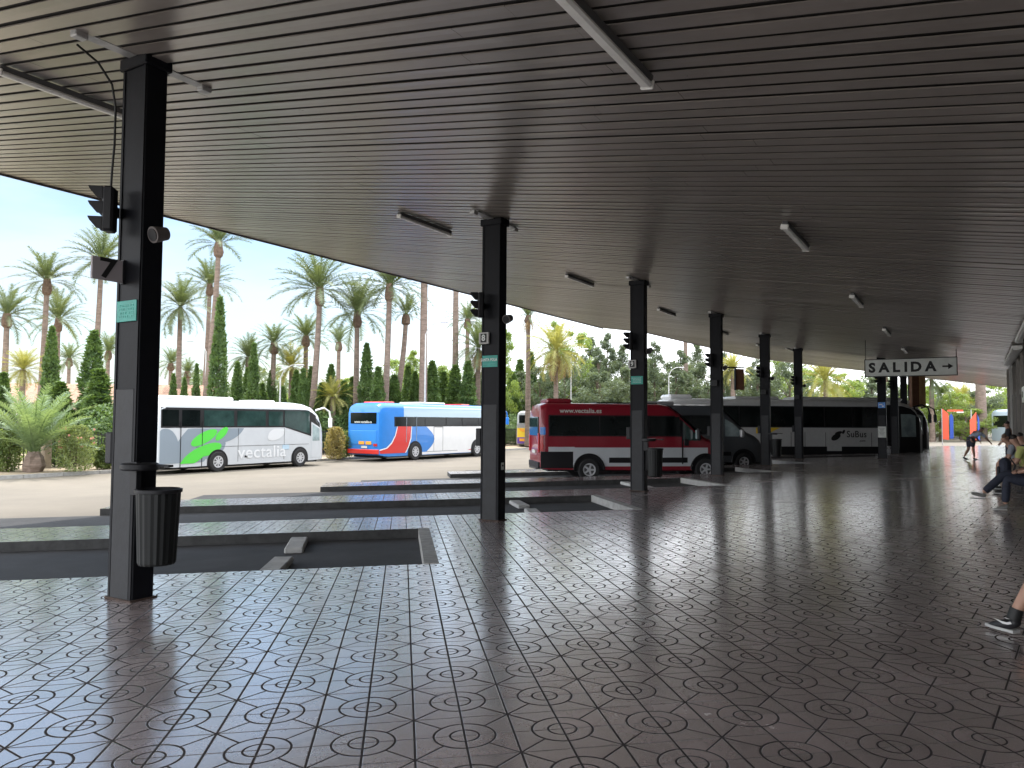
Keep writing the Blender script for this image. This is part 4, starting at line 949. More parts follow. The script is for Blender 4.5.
def palm(label, x, D, ycr, wpx, variant=0, yellow=False, lean=0., skirt=False, trunk_r=.2, group='date palms beyond the road', boot=True, gz=-.35, crown=True):
    p = at(x, D); p.z = gz
    hor = 420.5; zc = 1.7 + (hor - ycr) * D / F_PX; h = zc - gz; s_ = wpx * D / F_PX / 4.75
    t = thing('palm_tree', label, 'palm tree', p, rnd.uniform(0, 6.28), group); lx = lean
    n = 14; pts = []; rs = []
    bend = Matrix.Rotation(-t.rotation_euler[2], 3, 'Z') @ Vector((-1, 0, 0))
    for i in range(n + 1):
        q = i / n; pts.append(bend * (lx * (1 - q) ** 1.6) + Vector((0, 0, h * q))); rr_ = trunk_r * (1.25 - .45 * q if q > .06 else 1.5)
        rs.append(rr_)
    MB().tube(pts, rs, 12).build('trunk', M_bark, t, smooth=True)
    if boot:
        bm_ = MB(); bm_.lathe([(trunk_r * .8, -.95 * s_), (trunk_r * 1.5, -.78 * s_), (trunk_r * 1.65, -.5 * s_), (trunk_r * 1.4, -.2 * s_), (trunk_r * 1.1, .2 * s_)], 12, (0, 0, h))
        rr = random.Random(int(x)); bm_.v = [(a * (1 + rr.uniform(-.14, .14)), b_ * (1 + rr.uniform(-.14, .14)), c) for a, b_, c in bm_.v]; bm_.build('boot_ball', M_boot, t)
    if crown:
        o = link('crown', mesh_mat(CR[variant], L_palm2 if yellow else L_palm), t); o.location = (0, 0, h); o.scale = (s_ * rnd.uniform(.92, 1.08), s_ * rnd.uniform(.92, 1.08), s_ * rnd.uniform(.85, 1.15)); o.rotation_euler = (rnd.uniform(-.16, .16), rnd.uniform(-.16, .16), rnd.uniform(0, 6))
    if skirt: o = link('dry_skirt', SK, t); o.location = (0, 0, h); o.scale = (s_ * .9,) * 3
    return t
PALMS = [
    ('palm at the left edge, its crown half out of the picture', 4, 52, 318, 62, 0, False, 0),
    ('tall palm second from the left edge, rising over a cypress', 43, 56, 283, 72, 1, False, .3),
    ('lower palm just right of the second one, crown behind its trunk', 56, 64, 322, 62, 2, False, 0),
    ('tall palm left of bay sign 7 with a brown ball under its crown', 97, 57, 262, 66, 0, False, .5),
    ('palm right behind the nearest pillar, with drooping fronds', 178, 60, 308, 66, 3, False, 0),
    ('slim palm behind the tallest cypress, lower crown', 207, 66, 286, 54, 1, False, .4),
    ('tallest palm right of the nearest pillar, crown touching the canopy edge', 215, 54, 244, 72, 4, False, 1.0),
    ('large palm between the two parked coaches, broad arching crown', 318, 52, 290, 84, 0, False, .6),
    ('palm with a dense round crown, right of the broad one', 356, 55, 314, 72, 1, False, 0),
    ('tall palm whose crown brushes the canopy edge above the blue coach', 388, 52, 286, 78, 2, False, .3),
    ('small palm leaning beside the tall one over the blue coach', 405, 55, 316, 46, 4, False, 1.2),
    ('medium palm left of the broad one, dark green', 273, 56, 345, 52, 2, False, .3),
    ('palm low behind the broad one, left side', 305, 60, 338, 50, 0, False, 0),
    ('thin distant palm with a star shaped crown', 338, 74, 344, 40, 4, False, 0),
    ('bushy palm low above the silver coach', 247, 56, 358, 52, 3, False, 0),
    ('yellowish palm low between the two coaches', 291, 58, 368, 48, 3, True, 0),
    ('low distant palm at the far left above the roof', 68, 85, 362, 36, 1, False, 0),
    ('distant palm behind the left cypress pair', 107, 80, 354, 42, 0, False, 0),
    ('low yellow palm beside the left edge', 22, 50, 372, 50, 3, True, 0),
    ('small palm left of the silver coach roof', 170, 78, 366, 34, 2, False, 0),
    ('small palm above the silver coach roof, near the lamp post', 187, 74, 374, 30, 1, False, 0),
    ('pale low palm behind the white mirror of the silver coach', 333, 50, 398, 44, 3, True, 0),
    ('palm with a feathery crown behind the second lamp post', 467, 72, 320, 46, 2, False, 0),
    ('palm with grey drooping skirt left of the second pillar', 478, 60, 348, 58, 3, False, 0),
    ('palm with dead hanging fronds right of the second pillar', 528, 64, 316, 36, 4, False, 0),
    ('golden palm above the red minibus', 556, 62, 350, 66, 3, True, 0),
    ('yellow palm between the fourth and fifth pillars', 733, 72, 368, 44, 3, True, 0),
    ('bright green palm right of the sixth pillar', 826, 70, 378, 58, 3, True, 0),
    ('palm behind the mirror of the coach nose', 932, 74, 376, 56, 3, False, 0),
    ('small palm over the low wall, right of the flags', 962, 80, 398, 40, 3, True, 0),
    ('palm right of the sixth pillar, grey in the distance', 885, 84, 372, 46, 1, False, 0),
    ('distant palm between the third and fourth pillars', 690, 92, 374, 40, 2, False, 0),
]
for lab, x, D, y, wp, vr, ye, le in PALMS:
    palm(lab, x, D, y, wp, vr, ye, le, skirt=('skirt' in lab or 'dead' in lab or 'golden' in lab), trunk_r=.2 if D < 70 else .22, boot=vr in (0, 1, 2, 4))
palm('bare palm trunk rising out of sight behind the canopy, by the lamp post', 423, 52, 200, 80, 0, trunk_r=.24)
palm('second bare trunk rising out of sight, left of the second pillar', 455, 60, 190, 80, 1, trunk_r=.22)
palm('thin bare trunk above the fourth pillar trees', 686, 84, 230, 60, 1, trunk_r=.22)
palm('thick bare trunk behind the flags at the far right', 981, 74, 300, 60, 1, trunk_r=.42)
# the short stout palm by the far kerb
sp = at(36, 31.0); sp.z = -.45; t = thing('palm_tree', 'short stout palm with long silvery fronds on the verge at the left', 'palm tree', sp, 0)
bm_ = MB(); bm_.lathe([(.34, 0), (.42, .25), (.34, .6), (.2, .8), (0, .85)], 14); rr = random.Random(4); bm_.v = [(a * (1 + rr.uniform(-.15, .15)), b_ * (1 + rr.uniform(-.15, .15)), c) for a, b_, c in bm_.v]; bm_.build('trunk', M_bark, t)
mb = MB(); rr = random.Random(8)
for k in range(44): tt = k / 44; frond(mb, rr, (0, 0, .7), k * 2.39996, R(24 + 62 * tt ** .8), rr.uniform(2.6, 3.3), R(30 + 22 * rr.random()), lw=.30, nl=30)
mb.build('crown', leafmat('silver_palm_leaf', (.07, .12, .07), (.20, .27, .15), .25), t, fix=False)

def leafblob(seed, n, fn, size, up_=.0, flat=.5):
    """n small leaf quads placed by fn(rr) -> point"""
    rr = random.Random(seed); mb = MB()
    for k in range(n):
        p = fn(rr)
        if p is None: continue
        a = Vector((rr.gauss(0, 1), rr.gauss(0, 1), rr.gauss(0, 1) * flat + up_)).normalized(); b_ = a.cross(Vector((rr.gauss(0, 1), rr.gauss(0, 1), rr.gauss(0, 1)))).normalized(); s_ = size * rr.uniform(.6, 1.3)
        mb.add([p - b_ * s_ * .35, p + a * s_ * .5 - b_ * s_ * .1, p + a * s_, p + b_ * s_ * .35 + a * s_ * .3], [(0, 1, 2, 3)])
    o = mb.build('crown', L_cyp, fix=False); me = o.data; bpy.data.objects.remove(o); return me
def cyp_fn(rough, seed):
    r0 = random.Random(seed); ph = [(r0.uniform(0, 6.28), r0.uniform(.4, 1)) for _ in range(5)]
    def fn(rr):
        z = rr.random() ** .85; az = rr.uniform(0, 6.283)
        prof = min(1, z / .06) * (1 - z) ** .62 * 1.05
        lump = 1 + rough * (math.sin(az * 3 + ph[0][0] + z * 14) * .5 + math.sin(az * 2 - z * 23 + ph[1][0]) * .4 + math.sin(z * 41 + ph[2][0]) * .35)
        r_ = .5 * prof * lump * (1 - .45 * rr.random() ** 2.2)
        return Vector((r_ * math.cos(az), r_ * math.sin(az), z * 6.2 / 6.2 * 6.0))
    return fn
CY = [leafblob(20 + k, 5200, cyp_fn(.16 + .05 * k, k), .16, up_=1.3) for k in range(3)]
def clump_tree(seed, n, H, Wd, nclump, size, conical=False, lo=.18):
    r0 = random.Random(seed); C_ = []
    for k in range(nclump):
        z = lo + (1 - lo) * (k + r0.random()) / nclump; wr = (1 - z) ** .7 + .08 if conical else math.sqrt(max(.05, 1 - ((z - .58) / .48) ** 2))
        az = r0.uniform(0, 6.28); rr_ = Wd * wr * r0.uniform(.35, .9); C_.append((Vector((rr_ * math.cos(az), rr_ * math.sin(az), z * H)), r0.uniform(.16, .3) * Wd * (.6 + .6 * wr), r0.uniform(.45, .8)))
    def fn(rr):
        c, r_, fl = C_[int(rr.random() * len(C_))]; v = Vector((rr.gauss(0, 1), rr.gauss(0, 1), rr.gauss(0, 1))).normalized() * r_ * (rr.random() ** .45); v.z *= fl; return c + v
    return leafblob(seed + 50, n, fn, size, up_=.35 if conical else .0), C_
TR = [clump_tree(31, 9000, 10, 2.6, 46, .21, True), clump_tree(32, 9000, 10, 3.1, 54, .22, True), clump_tree(33, 9000, 9, 3.4, 44, .24), clump_tree(34, 8000, 8, 3.2, 38, .26)]
def put(name, label, cat, me, C_, p, sx, sz, m, group, H=10, trunk=True):
    t = thing(name, label, cat, p, rnd.uniform(0, 6.28), group)
    o = link('crown', mesh_mat(me, m), t); o.scale = (sx, sx, sz)
    if trunk:
        mb = MB(); mb.tube([(0, 0, 0), (.05, 0, H * sz * .4), (0, .05, H * sz * .85)], [.2, .13, .03], 8)
        if C_:
            for c, r_, _ in C_[::4]: mb.tube([(0, 0, c.z * sz * .75), (c.x * sx * .5, c.y * sx * .5, c.z * sz * .9), (c.x * sx, c.y * sx, c.z * sz)], [.06, .04, .015], 5, caps=False)
        mb.build('trunk', M_bark2, t, smooth=True)
    return t
def cypress(label, x, D, ytop, wpx, v=0, group='cypresses beyond the road'):
    p = at(x, D); p.z = -.35; ztop = 1.7 + (420.5 - ytop) * D / F_PX; sz = (ztop + .35) / 6.0; sx = wpx * D / F_PX / 1.0
    return put('cypress', label, 'cypress', CY[v], None, p, sx, sz, L_cyp, group, 6.0)
CYP = [('tallest narrow cypress, right of the nearest pillar', 218, 46, 300, 23, 0), ('dark cypress left of the pillar beside the tall palm', 92, 40, 334, 34, 1), ('broad lower cypress bulging beside it, behind the bushes', 99, 38, 372, 42, 2),
       ('cypress in front of the second palm from the left', 50, 42, 330, 24, 0), ('low dark cypress behind the stout palm', 60, 39, 385, 40, 1), ('dark cypress at the left edge', 3, 42, 376, 26, 2), ('low cypress left of the silver coach roof', 173, 52, 376, 14, 0), ('second low cypress above the silver coach roof', 184, 52, 380, 13, 1), ('thin cypress by the thin lamp post', 196, 54, 366, 12, 2)]
LMK = [(0, 60, 'at the left edge of the picture'), (60, 160, 'just left of the nearest pillar'), (160, 235, 'above the silver coach tail'), (235, 285, 'above the silver coach middle'), (285, 345, 'between the silver and blue coaches'), (345, 385, 'above the blue coach tail'), (385, 425, 'above the blue coach middle'), (425, 484, 'left of the second pillar'), (484, 540, 'right of the second pillar'),
       (540, 580, 'above the red minibus tail'), (580, 632, 'left of the third pillar'), (632, 672, 'right of the third pillar'), (672, 716, 'left of the fourth pillar'), (716, 764, 'between the fourth and fifth pillars'), (764, 800, 'between the fifth and sixth pillars'), (800, 866, 'between the sixth pillar and the exit sign'), (866, 930, 'behind the exit sign pillars'), (930, 985, 'behind the banner totems'), (985, 1100, 'beside the station wall end')]
ORDW = {1: [''], 2: ['left one', 'right one'], 3: ['left one', 'middle one', 'right one']}
def mark(xs):
    """for every x: the landmark it stands by and its place among its likes there"""
    bins = {}
    for i, x in enumerate(xs):
        for a, b_, l in LMK:
            if a <= x < b_: bins.setdefault(l, []).append((x, i))
    out = [''] * len(xs)
    for l, v in bins.items():
        v.sort(); n = len(v)
        for r_, (x, i) in enumerate(v):
            w_ = ORDW[n][r_] if n < 4 else ((['leftmost'] + ['%s from left' % q for q in ('second', 'third', 'fourth', 'fifth', 'sixth', 'seventh', 'eighth', 'ninth', 'tenth')])[r_] if r_ < n - 1 else 'rightmost')
            out[i] = l + (', ' + w_ if w_ else '')
    return out
xs_c = [(237, 364, 15), (247, 370, 14), (253, 345, 14), (271, 372, 14), (296, 372, 16), (303, 370, 14), (311, 368, 16), (331, 366, 16), (344, 382, 16), (352, 378, 14), (366, 345, 17), (378, 368, 18), (386, 372, 16), (394, 376, 20), (408, 366, 16), (415, 372, 16), (432, 362, 20), (443, 372, 20), (455, 366, 22), (468, 362, 20), (477, 374, 20), (490, 366, 20), (512, 372, 18), (520, 360, 18), (531, 352, 16), (543, 374, 20), (236, 380, 16), (322, 384, 18), (357, 390, 18), (262, 385, 16), (282, 388, 16)]
dsc = ['pointed cypress in the row behind the coaches', 'rounded cypress in the row behind the coaches']
for lab, x, D, y, wp, v in CYP: cypress(lab, x, D, y, wp, v)
cm_ = mark([q[0] for q in xs_c])
for k, (x, y, wp) in enumerate(xs_c): cypress('row cypress ' + cm_[k], x, 48 + (k * 7 % 11) * .8 + max(0, x - 300) * .035 + (26 if x > 500 else 0), y, wp * 1.25, k % 3)

# woods behind: individual trees
def tree(label, x, D, ytop, wpx, v, m, group, name='tree', cat='tree'):
    p = at(x, D); p.z = -.3; me, C_ = TR[v]; H = (10, 10, 9, 8)[v]; Wd = (2.6, 3.1, 3.4, 3.2)[v]
    ztop = 1.7 + (420.5 - ytop) * D / F_PX; return put(name, label, cat, me, C_, p, wpx * D / F_PX / 2 / Wd, (ztop + .3) / H, m, group, H)
WOOD = [(448, 372, 44, 3, 1), (470, 384, 40, 2, 1), (505, 330, 40, 1, 1), (522, 372, 40, 0, 0), (540, 368, 40, 3, 0), (555, 322, 36, 1, 1), (575, 332, 44, 2, 1), (590, 338, 44, 1, 0), (607, 334, 38, 0, 0), (600, 372, 50, 2, 0), (622, 345, 40, 1, 0), (640, 352, 44, 0, 0), (628, 382, 44, 3, 0), (655, 342, 38, 1, 0),
        (668, 360, 42, 2, 0), (682, 350, 44, 0, 0), (698, 342, 36, 1, 0), (708, 362, 44, 2, 0), (724, 352, 36, 0, 0), (745, 376, 40, 2, 0), (757, 358, 32, 1, 0), (775, 358, 36, 2, 1), (790, 360, 44, 3, 0), (812, 368, 50, 3, 1), (838, 372, 50, 2, 1), (858, 378, 40, 0, 0), (872, 376, 44, 1, 0), (895, 380, 40, 2, 0),
        (918, 382, 46, 3, 1), (940, 384, 50, 2, 1), (960, 392, 50, 3, 1), (985, 388, 44, 2, 0), (1000, 380, 50, 3, 1), (1018, 376, 50, 2, 1), (905, 396, 50, 3, 0), (934, 404, 40, 3, 1), (966, 406, 44, 2, 1), (490, 392, 50, 3, 0), (565, 352, 46, 3, 0), (582, 360, 46, 2, 0), (598, 348, 40, 0, 0), (615, 360, 46, 3, 0), (635, 366, 46, 2, 0), (650, 358, 40, 1, 0), (664, 372, 44, 3, 0), (676, 364, 40, 0, 0), (692, 368, 44, 2, 0), (735, 372, 44, 3, 0), (750, 366, 40, 0, 0), (766, 374, 44, 2, 0), (350, 380, 40, 2, 1), (372, 374, 44, 0, 0), (395, 362, 44, 3, 1), (412, 352, 40, 1, 1), (435, 366, 44, 2, 1), (325, 388, 40, 3, 0), (300, 392, 40, 2, 1), (275, 394, 40, 3, 0), (250, 396, 40, 2, 0), (430, 392, 40, 2, 0), (455, 398, 40, 3, 0), (480, 400, 44, 2, 0), (560, 388, 50, 3, 0), (585, 392, 50, 2, 0), (660, 388, 50, 3, 0), (700, 386, 50, 2, 0)]
wm = {}
for mi in (0, 1):
    ii = [k for k, q in enumerate(WOOD) if q[4] == mi]
    for k, l in zip(ii, mark([WOOD[k][0] for k in ii])): wm[k] = l
for k, (x, y, wp, v, mi) in enumerate(WOOD):
    tree(('bright leafy tree ' if mi else 'grey green tree ') + wm[k], x, 74 + (k * 5 % 9) * 1.9, y, wp * 1.1, v, L_brt if mi else L_con, 'woodland trees beyond the road')
# a thick far wood that closes the horizon, hedge line behind the fence
def farwood():
    rr = random.Random(77); mb = MB()
    for k in range(42000):
        x = rr.uniform(-40, 1100); D = rr.uniform(96, 118); top = 382 + 9 * math.sin(x * .021) + 7 * math.sin(x * .083 + 1) + 4 * math.sin(x * .31)
        if x < 230: top += 6
        y = 432 - (432 - top) * rr.random() ** .8; p = at(x, D); p.z = 1.7 + (420.5 - y) * D / F_PX; s_ = rr.uniform(.25, .6)
        a = Vector((rr.gauss(0, 1), rr.gauss(0, 1), rr.gauss(0, 1))).normalized(); b_ = a.orthogonal().normalized()
        mb.add([p - b_ * s_ * .4, p + a * s_ * .5, p + b_ * s_ * .5, p - a * s_ * .6], [(0, 1, 2, 3)])
    return mb.build('far_woods', L_con, fix=False)
tag(farwood(), kind='stuff')
def strip_leaves(name, m, a0, a1, o0, o1, h, n, seed, size=.14):
    rr = random.Random(seed); mb = MB()
    for k in range(n):
        a = rr.uniform(a0, a1); o_ = rr.uniform(o0, o1); hh = h * (1 + .22 * math.sin(a * 1.3) + .15 * math.sin(a * 3.1 + 1)); z = -.45 + hh * rr.random() ** .7; p = W(a, o_, z); s_ = size * rr.uniform(.6, 1.4)
        v = Vector((rr.gauss(0, 1), rr.gauss(0, 1), rr.gauss(0, 1))).normalized(); b_ = v.orthogonal().normalized()
        mb.add([p - b_ * s_ * .3, p + v * s_ * .5, p + b_ * s_ * .3 + v * s_ * .2, p - v * s_ * .5], [(0, 1, 2, 3)])
    return mb.build(name, m, fix=False)
tag(strip_leaves('hedge', L_cyp, 8, 60, -29.5, -27.8, 2.2, 42000, 5), 'long rough dark hedge behind the fence and the parked coaches', 'hedge')
tag(strip_leaves('undergrowth', L_bush, -12, 80, -48, -31, 1.6, 26000, 6, .22), kind='stuff')

# bushes on the verge, fence, house
def bush(label, x, D, ytop, wpx, m, seed, flowers=False):
    p = at(x, D); p.z = -.45; H = 1.7 + (420.5 - ytop) * D / F_PX + .45; r_ = wpx * D / F_PX / 2
    t = thing('bush', label, 'bush', p, 0, None)
    def fn(rr):
        z = rr.random() ** .8; wr = math.sqrt(max(.04, 1 - ((z - .45) / .6) ** 2)); az = rr.uniform(0, 6.28); q = r_ * wr * (.75 + .25 * math.sin(az * 5 + z * 9)) * (1 - .6 * rr.random() ** 2); return Vector((q * math.cos(az), q * math.sin(az), z * H))
    me = leafblob(seed, 3600, fn, .11, .4); link('foliage', mesh_mat(me, m), t)
    st = MB(); rr = random.Random(seed)
    for k in range(9): a = rr.uniform(0, 6.28); st.tube([(0, 0, 0), (r_ * .3 * math.cos(a), r_ * .3 * math.sin(a), H * .4), (r_ * .6 * math.cos(a), r_ * .6 * math.sin(a), H * .8)], [.025, .018, .008], 5)
    st.build('stem', M_bark2, t)
    if flowers:
        fl = MB(); rr = random.Random(3)
        for k in range(26):
            a = rr.uniform(0, 6.28); z = rr.uniform(.5, 1) * H; q = r_ * .8; c = Vector((q * math.cos(a), q * math.sin(a), z))
            for j in range(5): b_ = a + j * 1.25; fl.add([c, c + Vector((.05 * math.cos(b_), .05, .05 * math.sin(b_))), c + Vector((.05 * math.cos(b_ + .9), .05, .05 * math.sin(b_ + .9)))], [(0, 1, 2)])
        fl.build('flowers', mat('pink_flower', (.75, .30, .25), .6), t)
    return t
bush('pale flowering oleander bush right of the stout palm', 78, 31.5, 428, 40, leafmat('oleander', (.10, .15, .07), (.30, .34, .16), .3), 61, True)
bush('green bush left of the stout palm', 9, 31, 434, 30, L_bush, 62); bush('thin green bush hidden partly by the nearest pillar', 106, 33, 448, 22, L_bush, 63)
bush('dark bush behind the flowering oleander', 62, 34, 415, 40, L_cyp, 64); bush('tawny bush right of the silver coach front', 336, 42.5, 428, 22, leafmat('tawny', (.14, .12, .05), (.34, .28, .12), .3), 65); bush('dark bush behind the tawny bush', 345, 44, 432, 22, L_bush, 66)
t = thing('fence', 'dark railing fence along the verge behind bushes and coaches', 'fence', W(0, -27.3, -.45), YAW_D)
mb = MB(); a = -8.0
while a < 62: mb.box((a, 0, .75), (.03, .03, 1.5)); a += .16
mb.build('bars', M_darkpl, t); mb = MB(); [mb.box((27, 0, z), (70, .04, .05)) for z in (.2, 1.4)]; mb.build('rail', M_darkpl, t)
for k in range(15): MB().box((-8 + k * 5, -.02, .5), (.3, .3, 2.0)).build('post', mat('fence_post', (.30, .24, .18), .8, var=.2), t)
hp = at(112, 60); hp.z = -.4; t = thing('house', 'low house with tiled roof and cream wall behind the cypresses at left', 'house', hp, R(8))
MB().box((0, 0, 1.6), (15, 8, 3.2)).build('wall', mat('cream_wall', (.62, .52, .38), .8, var=.1), t)
def tiles():
    mb = MB(); n = 60
    for sd in (-1, 1):
        P = []; 
        for i in range(n * 2 + 1):
            x = -7.9 + 15.8 * i / (n * 2); h = .05 * (i % 2); P += [(x, sd * 4.4, 3.15 + h), (x, 0, 4.75 + h)]
        mb.add(P, [(i * 2, i * 2 + 1, i * 2 + 3, i * 2 + 2) for i in range(n * 2)])
    mb.add([(-7.9, -4.4, 3.13), (-7.9, 4.4, 3.13), (-7.9, 0, 4.72), (7.9, -4.4, 3.13), (7.9, 4.4, 3.13), (7.9, 0, 4.72)], [(0, 1, 2), (3, 4, 5), (0, 1, 4, 3)]); return mb
tiles().build('roof', mat('roof_tile', (.36, .22, .155), .8, var=.3, scale=3), t, fix=False)
for x in (-5, -1.5, 2, 5.2):
    f_ = MB().box((x, -4.02, 1.8), (1.1, .06, 1.2)).build('window', M_white, t); MB().box((x, -4.06, 1.8), (.95, .03, 1.05)).build('pane', M_glass, f_)
MB().box((1.5, 1, 4.9), (1.8, .7, .8), bev=.02).build('chimney', M_white, t)
# lamp posts
def lamp(label, x, D, ytop, armdir, two=False):
    p = at(x, D); p.z = -.4; h = 1.7 + (420.5 - ytop) * D / F_PX + .4; t = thing('street_lamp', label, 'street lamp', p, 0, 'street lamps beyond the road')
    MB().cyl((0, 0, 0), (0, 0, h - .8), .075, .045, 10).build('pole', M_alu, t, smooth=True); MB().tube([(0, 0, h - .8), (armdir * .25, 0, h - .25), (armdir * .7, 0, h), (armdir * 1.0, 0, h + .02)], .03, 8).build('arm', M_alu, t, smooth=True)
    MB().box((armdir * 1.2, 0, h + .0), (.5, .2, .10), bev=.04).build('lamp_head', M_chrome, t)
lamp('white street lamp with curved arm behind the blue coach', 425, 50, 322, 1); lamp('slim street lamp beside the tallest cypress', 205, 56, 342, -1)
lamp('curved street lamp above the red minibus roof', 571, 64, 348, 1); lamp('street lamp between the third and fourth pillars', 669, 72, 366, 1); lamp('short pale post behind the silver coach', 280, 47, 366, 1); lamp('street lamp left of the fifth pillar', 742, 84, 384, -1)

# ================================================================= PEOPLE
M_skin = mat('skin', (.42, .24, .17), .55, var=.08, scale=5); M_hair = mat('dark_hair', (.02, .015, .012), .6); M_hairg = mat('brown_hair', (.12, .07, .045), .6)
M_jean = mat('dark_denim', (.025, .03, .05), .8, var=.3, scale=30); M_shblue = mat('light_blue_shirt', (.48, .56, .70), .8, var=.1); M_shgrey = mat('grey_shirt', (.26, .28, .31), .8, var=.1)
M_shyel = mat('yellow_green_shirt', (.42, .44, .14), .8, var=.12); M_khaki = mat('khaki_cloth', (.22, .18, .14), .8, var=.15); M_shoe = mat('black_shoe', (.015, .015, .017), .5); M_sole = mat('white_sole', (.62, .62, .60), .6); M_dshirt = mat('dark_shirt', (.03, .03, .035), .8)
M_navy = mat('navy_shorts', (.05, .055, .08), .8); M_face = mat('face_detail', (.10, .04, .035), .6)
def skin_mesh(name, pts, edges, rad, m, parent, sub=2, root=0):
    me = bpy.data.meshes.new('t'); me.from_pydata([tuple(p) for p in pts], edges, []); o = bpy.data.objects.new('t', me); COL.objects.link(o)
    md = o.modifiers.new('s', 'SKIN'); md.use_smooth_shade = True
    for i, r_ in enumerate(rad):
        sv = me.skin_vertices[0].data[i]; sv.radius = r_ if isinstance(r_, tuple) else (r_, r_); sv.use_root = (i == root)
    ss = o.modifiers.new('u', 'SUBSURF'); ss.levels = sub; ss.render_levels = sub
    dg = bpy.context.evaluated_depsgraph_get(); dg.update(); m2 = bpy.data.meshes.new_from_object(o.evaluated_get(dg)); bpy.data.objects.remove(o)
    m2.materials.clear(); m2.materials.append(m); m2.polygons.foreach_set('use_smooth', [True] * len(m2.polygons)); return link(name, m2, parent)
def chain(names, J, rads, name, m, parent, extra=None):
    pts = [J[n] for n in names]; return skin_mesh(name, pts, [(i, i + 1) for i in range(len(names) - 1)], rads, m, parent)
def lerp(a, b, t): return a + (b - a) * t
def person(label, loc, yaw, J, shirt, trousers, hair, shorts=False, sleeves=.45, shoe=M_shoe, face_dir=None, group=None, long_hair=False):
    """J: joints in the person's own frame (x forward, y left, z up)"""
    t = thing('person', label, 'person', loc, yaw, group); J = {k: Vector(v) for k, v in J.items()}
    hd = (J['head'] - J['neck']).normalized(); fd = Vector(face_dir or (1, 0, 0)).normalized(); fd = (fd - hd * fd.dot(hd)).normalized(); sd = hd.cross(fd)
    P = [J['pelvis'], lerp(J['pelvis'], J['chest'], .5), J['chest'], J['neck'], lerp(J['neck'], J['head'], .45), J['head'] + hd * .02, J['head'] + hd * .085]
    Rr = [(.15, .12), (.135, .105), (.15, .11), (.06, .06), (.055, .058), (.078, .092), (.06, .072)]; Ed = [(i, i + 1) for i in range(6)]
    def add(par, chain_, rs):
        k = par
        for p, r_ in zip(chain_, rs): P.append(p); Rr.append(r_); Ed.append((k, len(P) - 1)); k = len(P) - 1
        return k
    for s_ in ('l', 'r'):
        add(2, [J['sh' + s_], lerp(J['sh' + s_], J['el' + s_], .5), J['el' + s_], lerp(J['el' + s_], J['wr' + s_], .4), J['wr' + s_]], [.062, .05, .042, .04, .027])
        add(0, [J['hip' + s_], lerp(J['hip' + s_], J['kn' + s_], .5), J['kn' + s_], lerp(J['kn' + s_], J['an' + s_], .35), J['an' + s_]], [.095, .082, .06, .056, .038])
    body = skin_mesh('body', P, Ed, Rr, M_skin, t)
    for s_, sg in (('l', 1), ('r', -1)):
        w_ = J['wr' + s_]; ad = (w_ - J['el' + s_]).normalized(); sx = ad.orthogonal().normalized(); hp_ = [w_, w_ + ad * .05, w_ + ad * .09]; pr = [.027, (.036, .018), (.034, .015)]
        eg = [(0, 1), (1, 2)]
        for f in range(4):
            b_ = w_ + ad * .085 + sx * (f - 1.5) * .019; k = len(hp_); c_ = ad.cross(sx) * .018 * sg; L_ = (.062, .072, .068, .052)[f]
            hp_ += [b_, b_ + ad * L_ * .5 + c_ * .4, b_ + ad * L_ + c_ * 1.4]; pr += [.0095, .0085, .0065]; eg += [(2, k), (k, k + 1), (k + 1, k + 2)]
        k = len(hp_); hp_ += [w_ + ad * .035 + sx * .03, w_ + ad * .075 + sx * .05]; pr += [.012, .008]; eg += [(1, k), (k, k + 1)]
        skin_mesh('hand', hp_, eg, pr, M_skin, body, sub=1)
    # head details
    hc = J['head'] + hd * .03
    MB().prism([hc + fd * .085 + hd * .0, hc + fd * .088 - hd * .035 + sd * .014, hc + fd * .088 - hd * .035 - sd * .014], fd * .022).build('nose', M_skin, body)
    for sg in (-1, 1):
        MB().lathe([(0, -.009), (.009, 0), (0, .009)], 8, tuple(hc + fd * .088 + sd * sg * .03 + hd * .012)).build('eye', M_ink, body); MB().lathe([(0, -.03), (.014, -.01), (.016, .015), (0, .03)], 8, tuple(hc + sd * sg * .086 - hd * .008)).build('ear', M_skin, body)
    MB().box(tuple(hc + fd * .086 - hd * .055), (.012, .04, .008)).build('mouth', M_face, body)
    hp_ = [hc - fd * .02 + hd * .0, hc - fd * .035 + hd * .045, hc + fd * .02 + hd * .075]; hr = [.083, .086, .07]
    if long_hair: hp_ = [hc - fd * .06 - hd * .12] + hp_; hr = [.05] + hr
    skin_mesh('hair', hp_, [(i, i + 1) for i in range(len(hp_) - 1)], hr, hair, body)
    # clothes
    P = [lerp(J['pelvis'], J['chest'], .02), lerp(J['pelvis'], J['chest'], .5), J['chest'], lerp(J['chest'], J['neck'], .72)]; Rr = [(.168, .14), (.155, .125), (.168, .125), (.08, .075)]; Ed = [(0, 1), (1, 2), (2, 3)]
    for s_ in ('l', 'r'): add(2, [J['sh' + s_], lerp(J['sh' + s_], J['el' + s_], sleeves * 2 if sleeves < .5 else 1)] , [.078, .064])
    skin_mesh('shirt', P, Ed, Rr, shirt, t)
    P = [J['pelvis'] + (J['chest'] - J['pelvis']) * .08, J['pelvis']]; Rr = [(.158, .13), (.165, .135)]; Ed = [(0, 1)]
    for s_ in ('l', 'r'):
        if shorts: add(1, [J['hip' + s_], lerp(J['hip' + s_], J['kn' + s_], .5), lerp(J['hip' + s_], J['kn' + s_], .92)], [.112, .10, .088])
        else: add(1, [J['hip' + s_], lerp(J['hip' + s_], J['kn' + s_], .5), J['kn' + s_], lerp(J['kn' + s_], J['an' + s_], .5), lerp(J['kn' + s_], J['an' + s_], .95)], [.112, .10, .08, .072, .066])
    skin_mesh('shorts' if shorts else 'trousers', P, Ed, Rr, trousers, t)
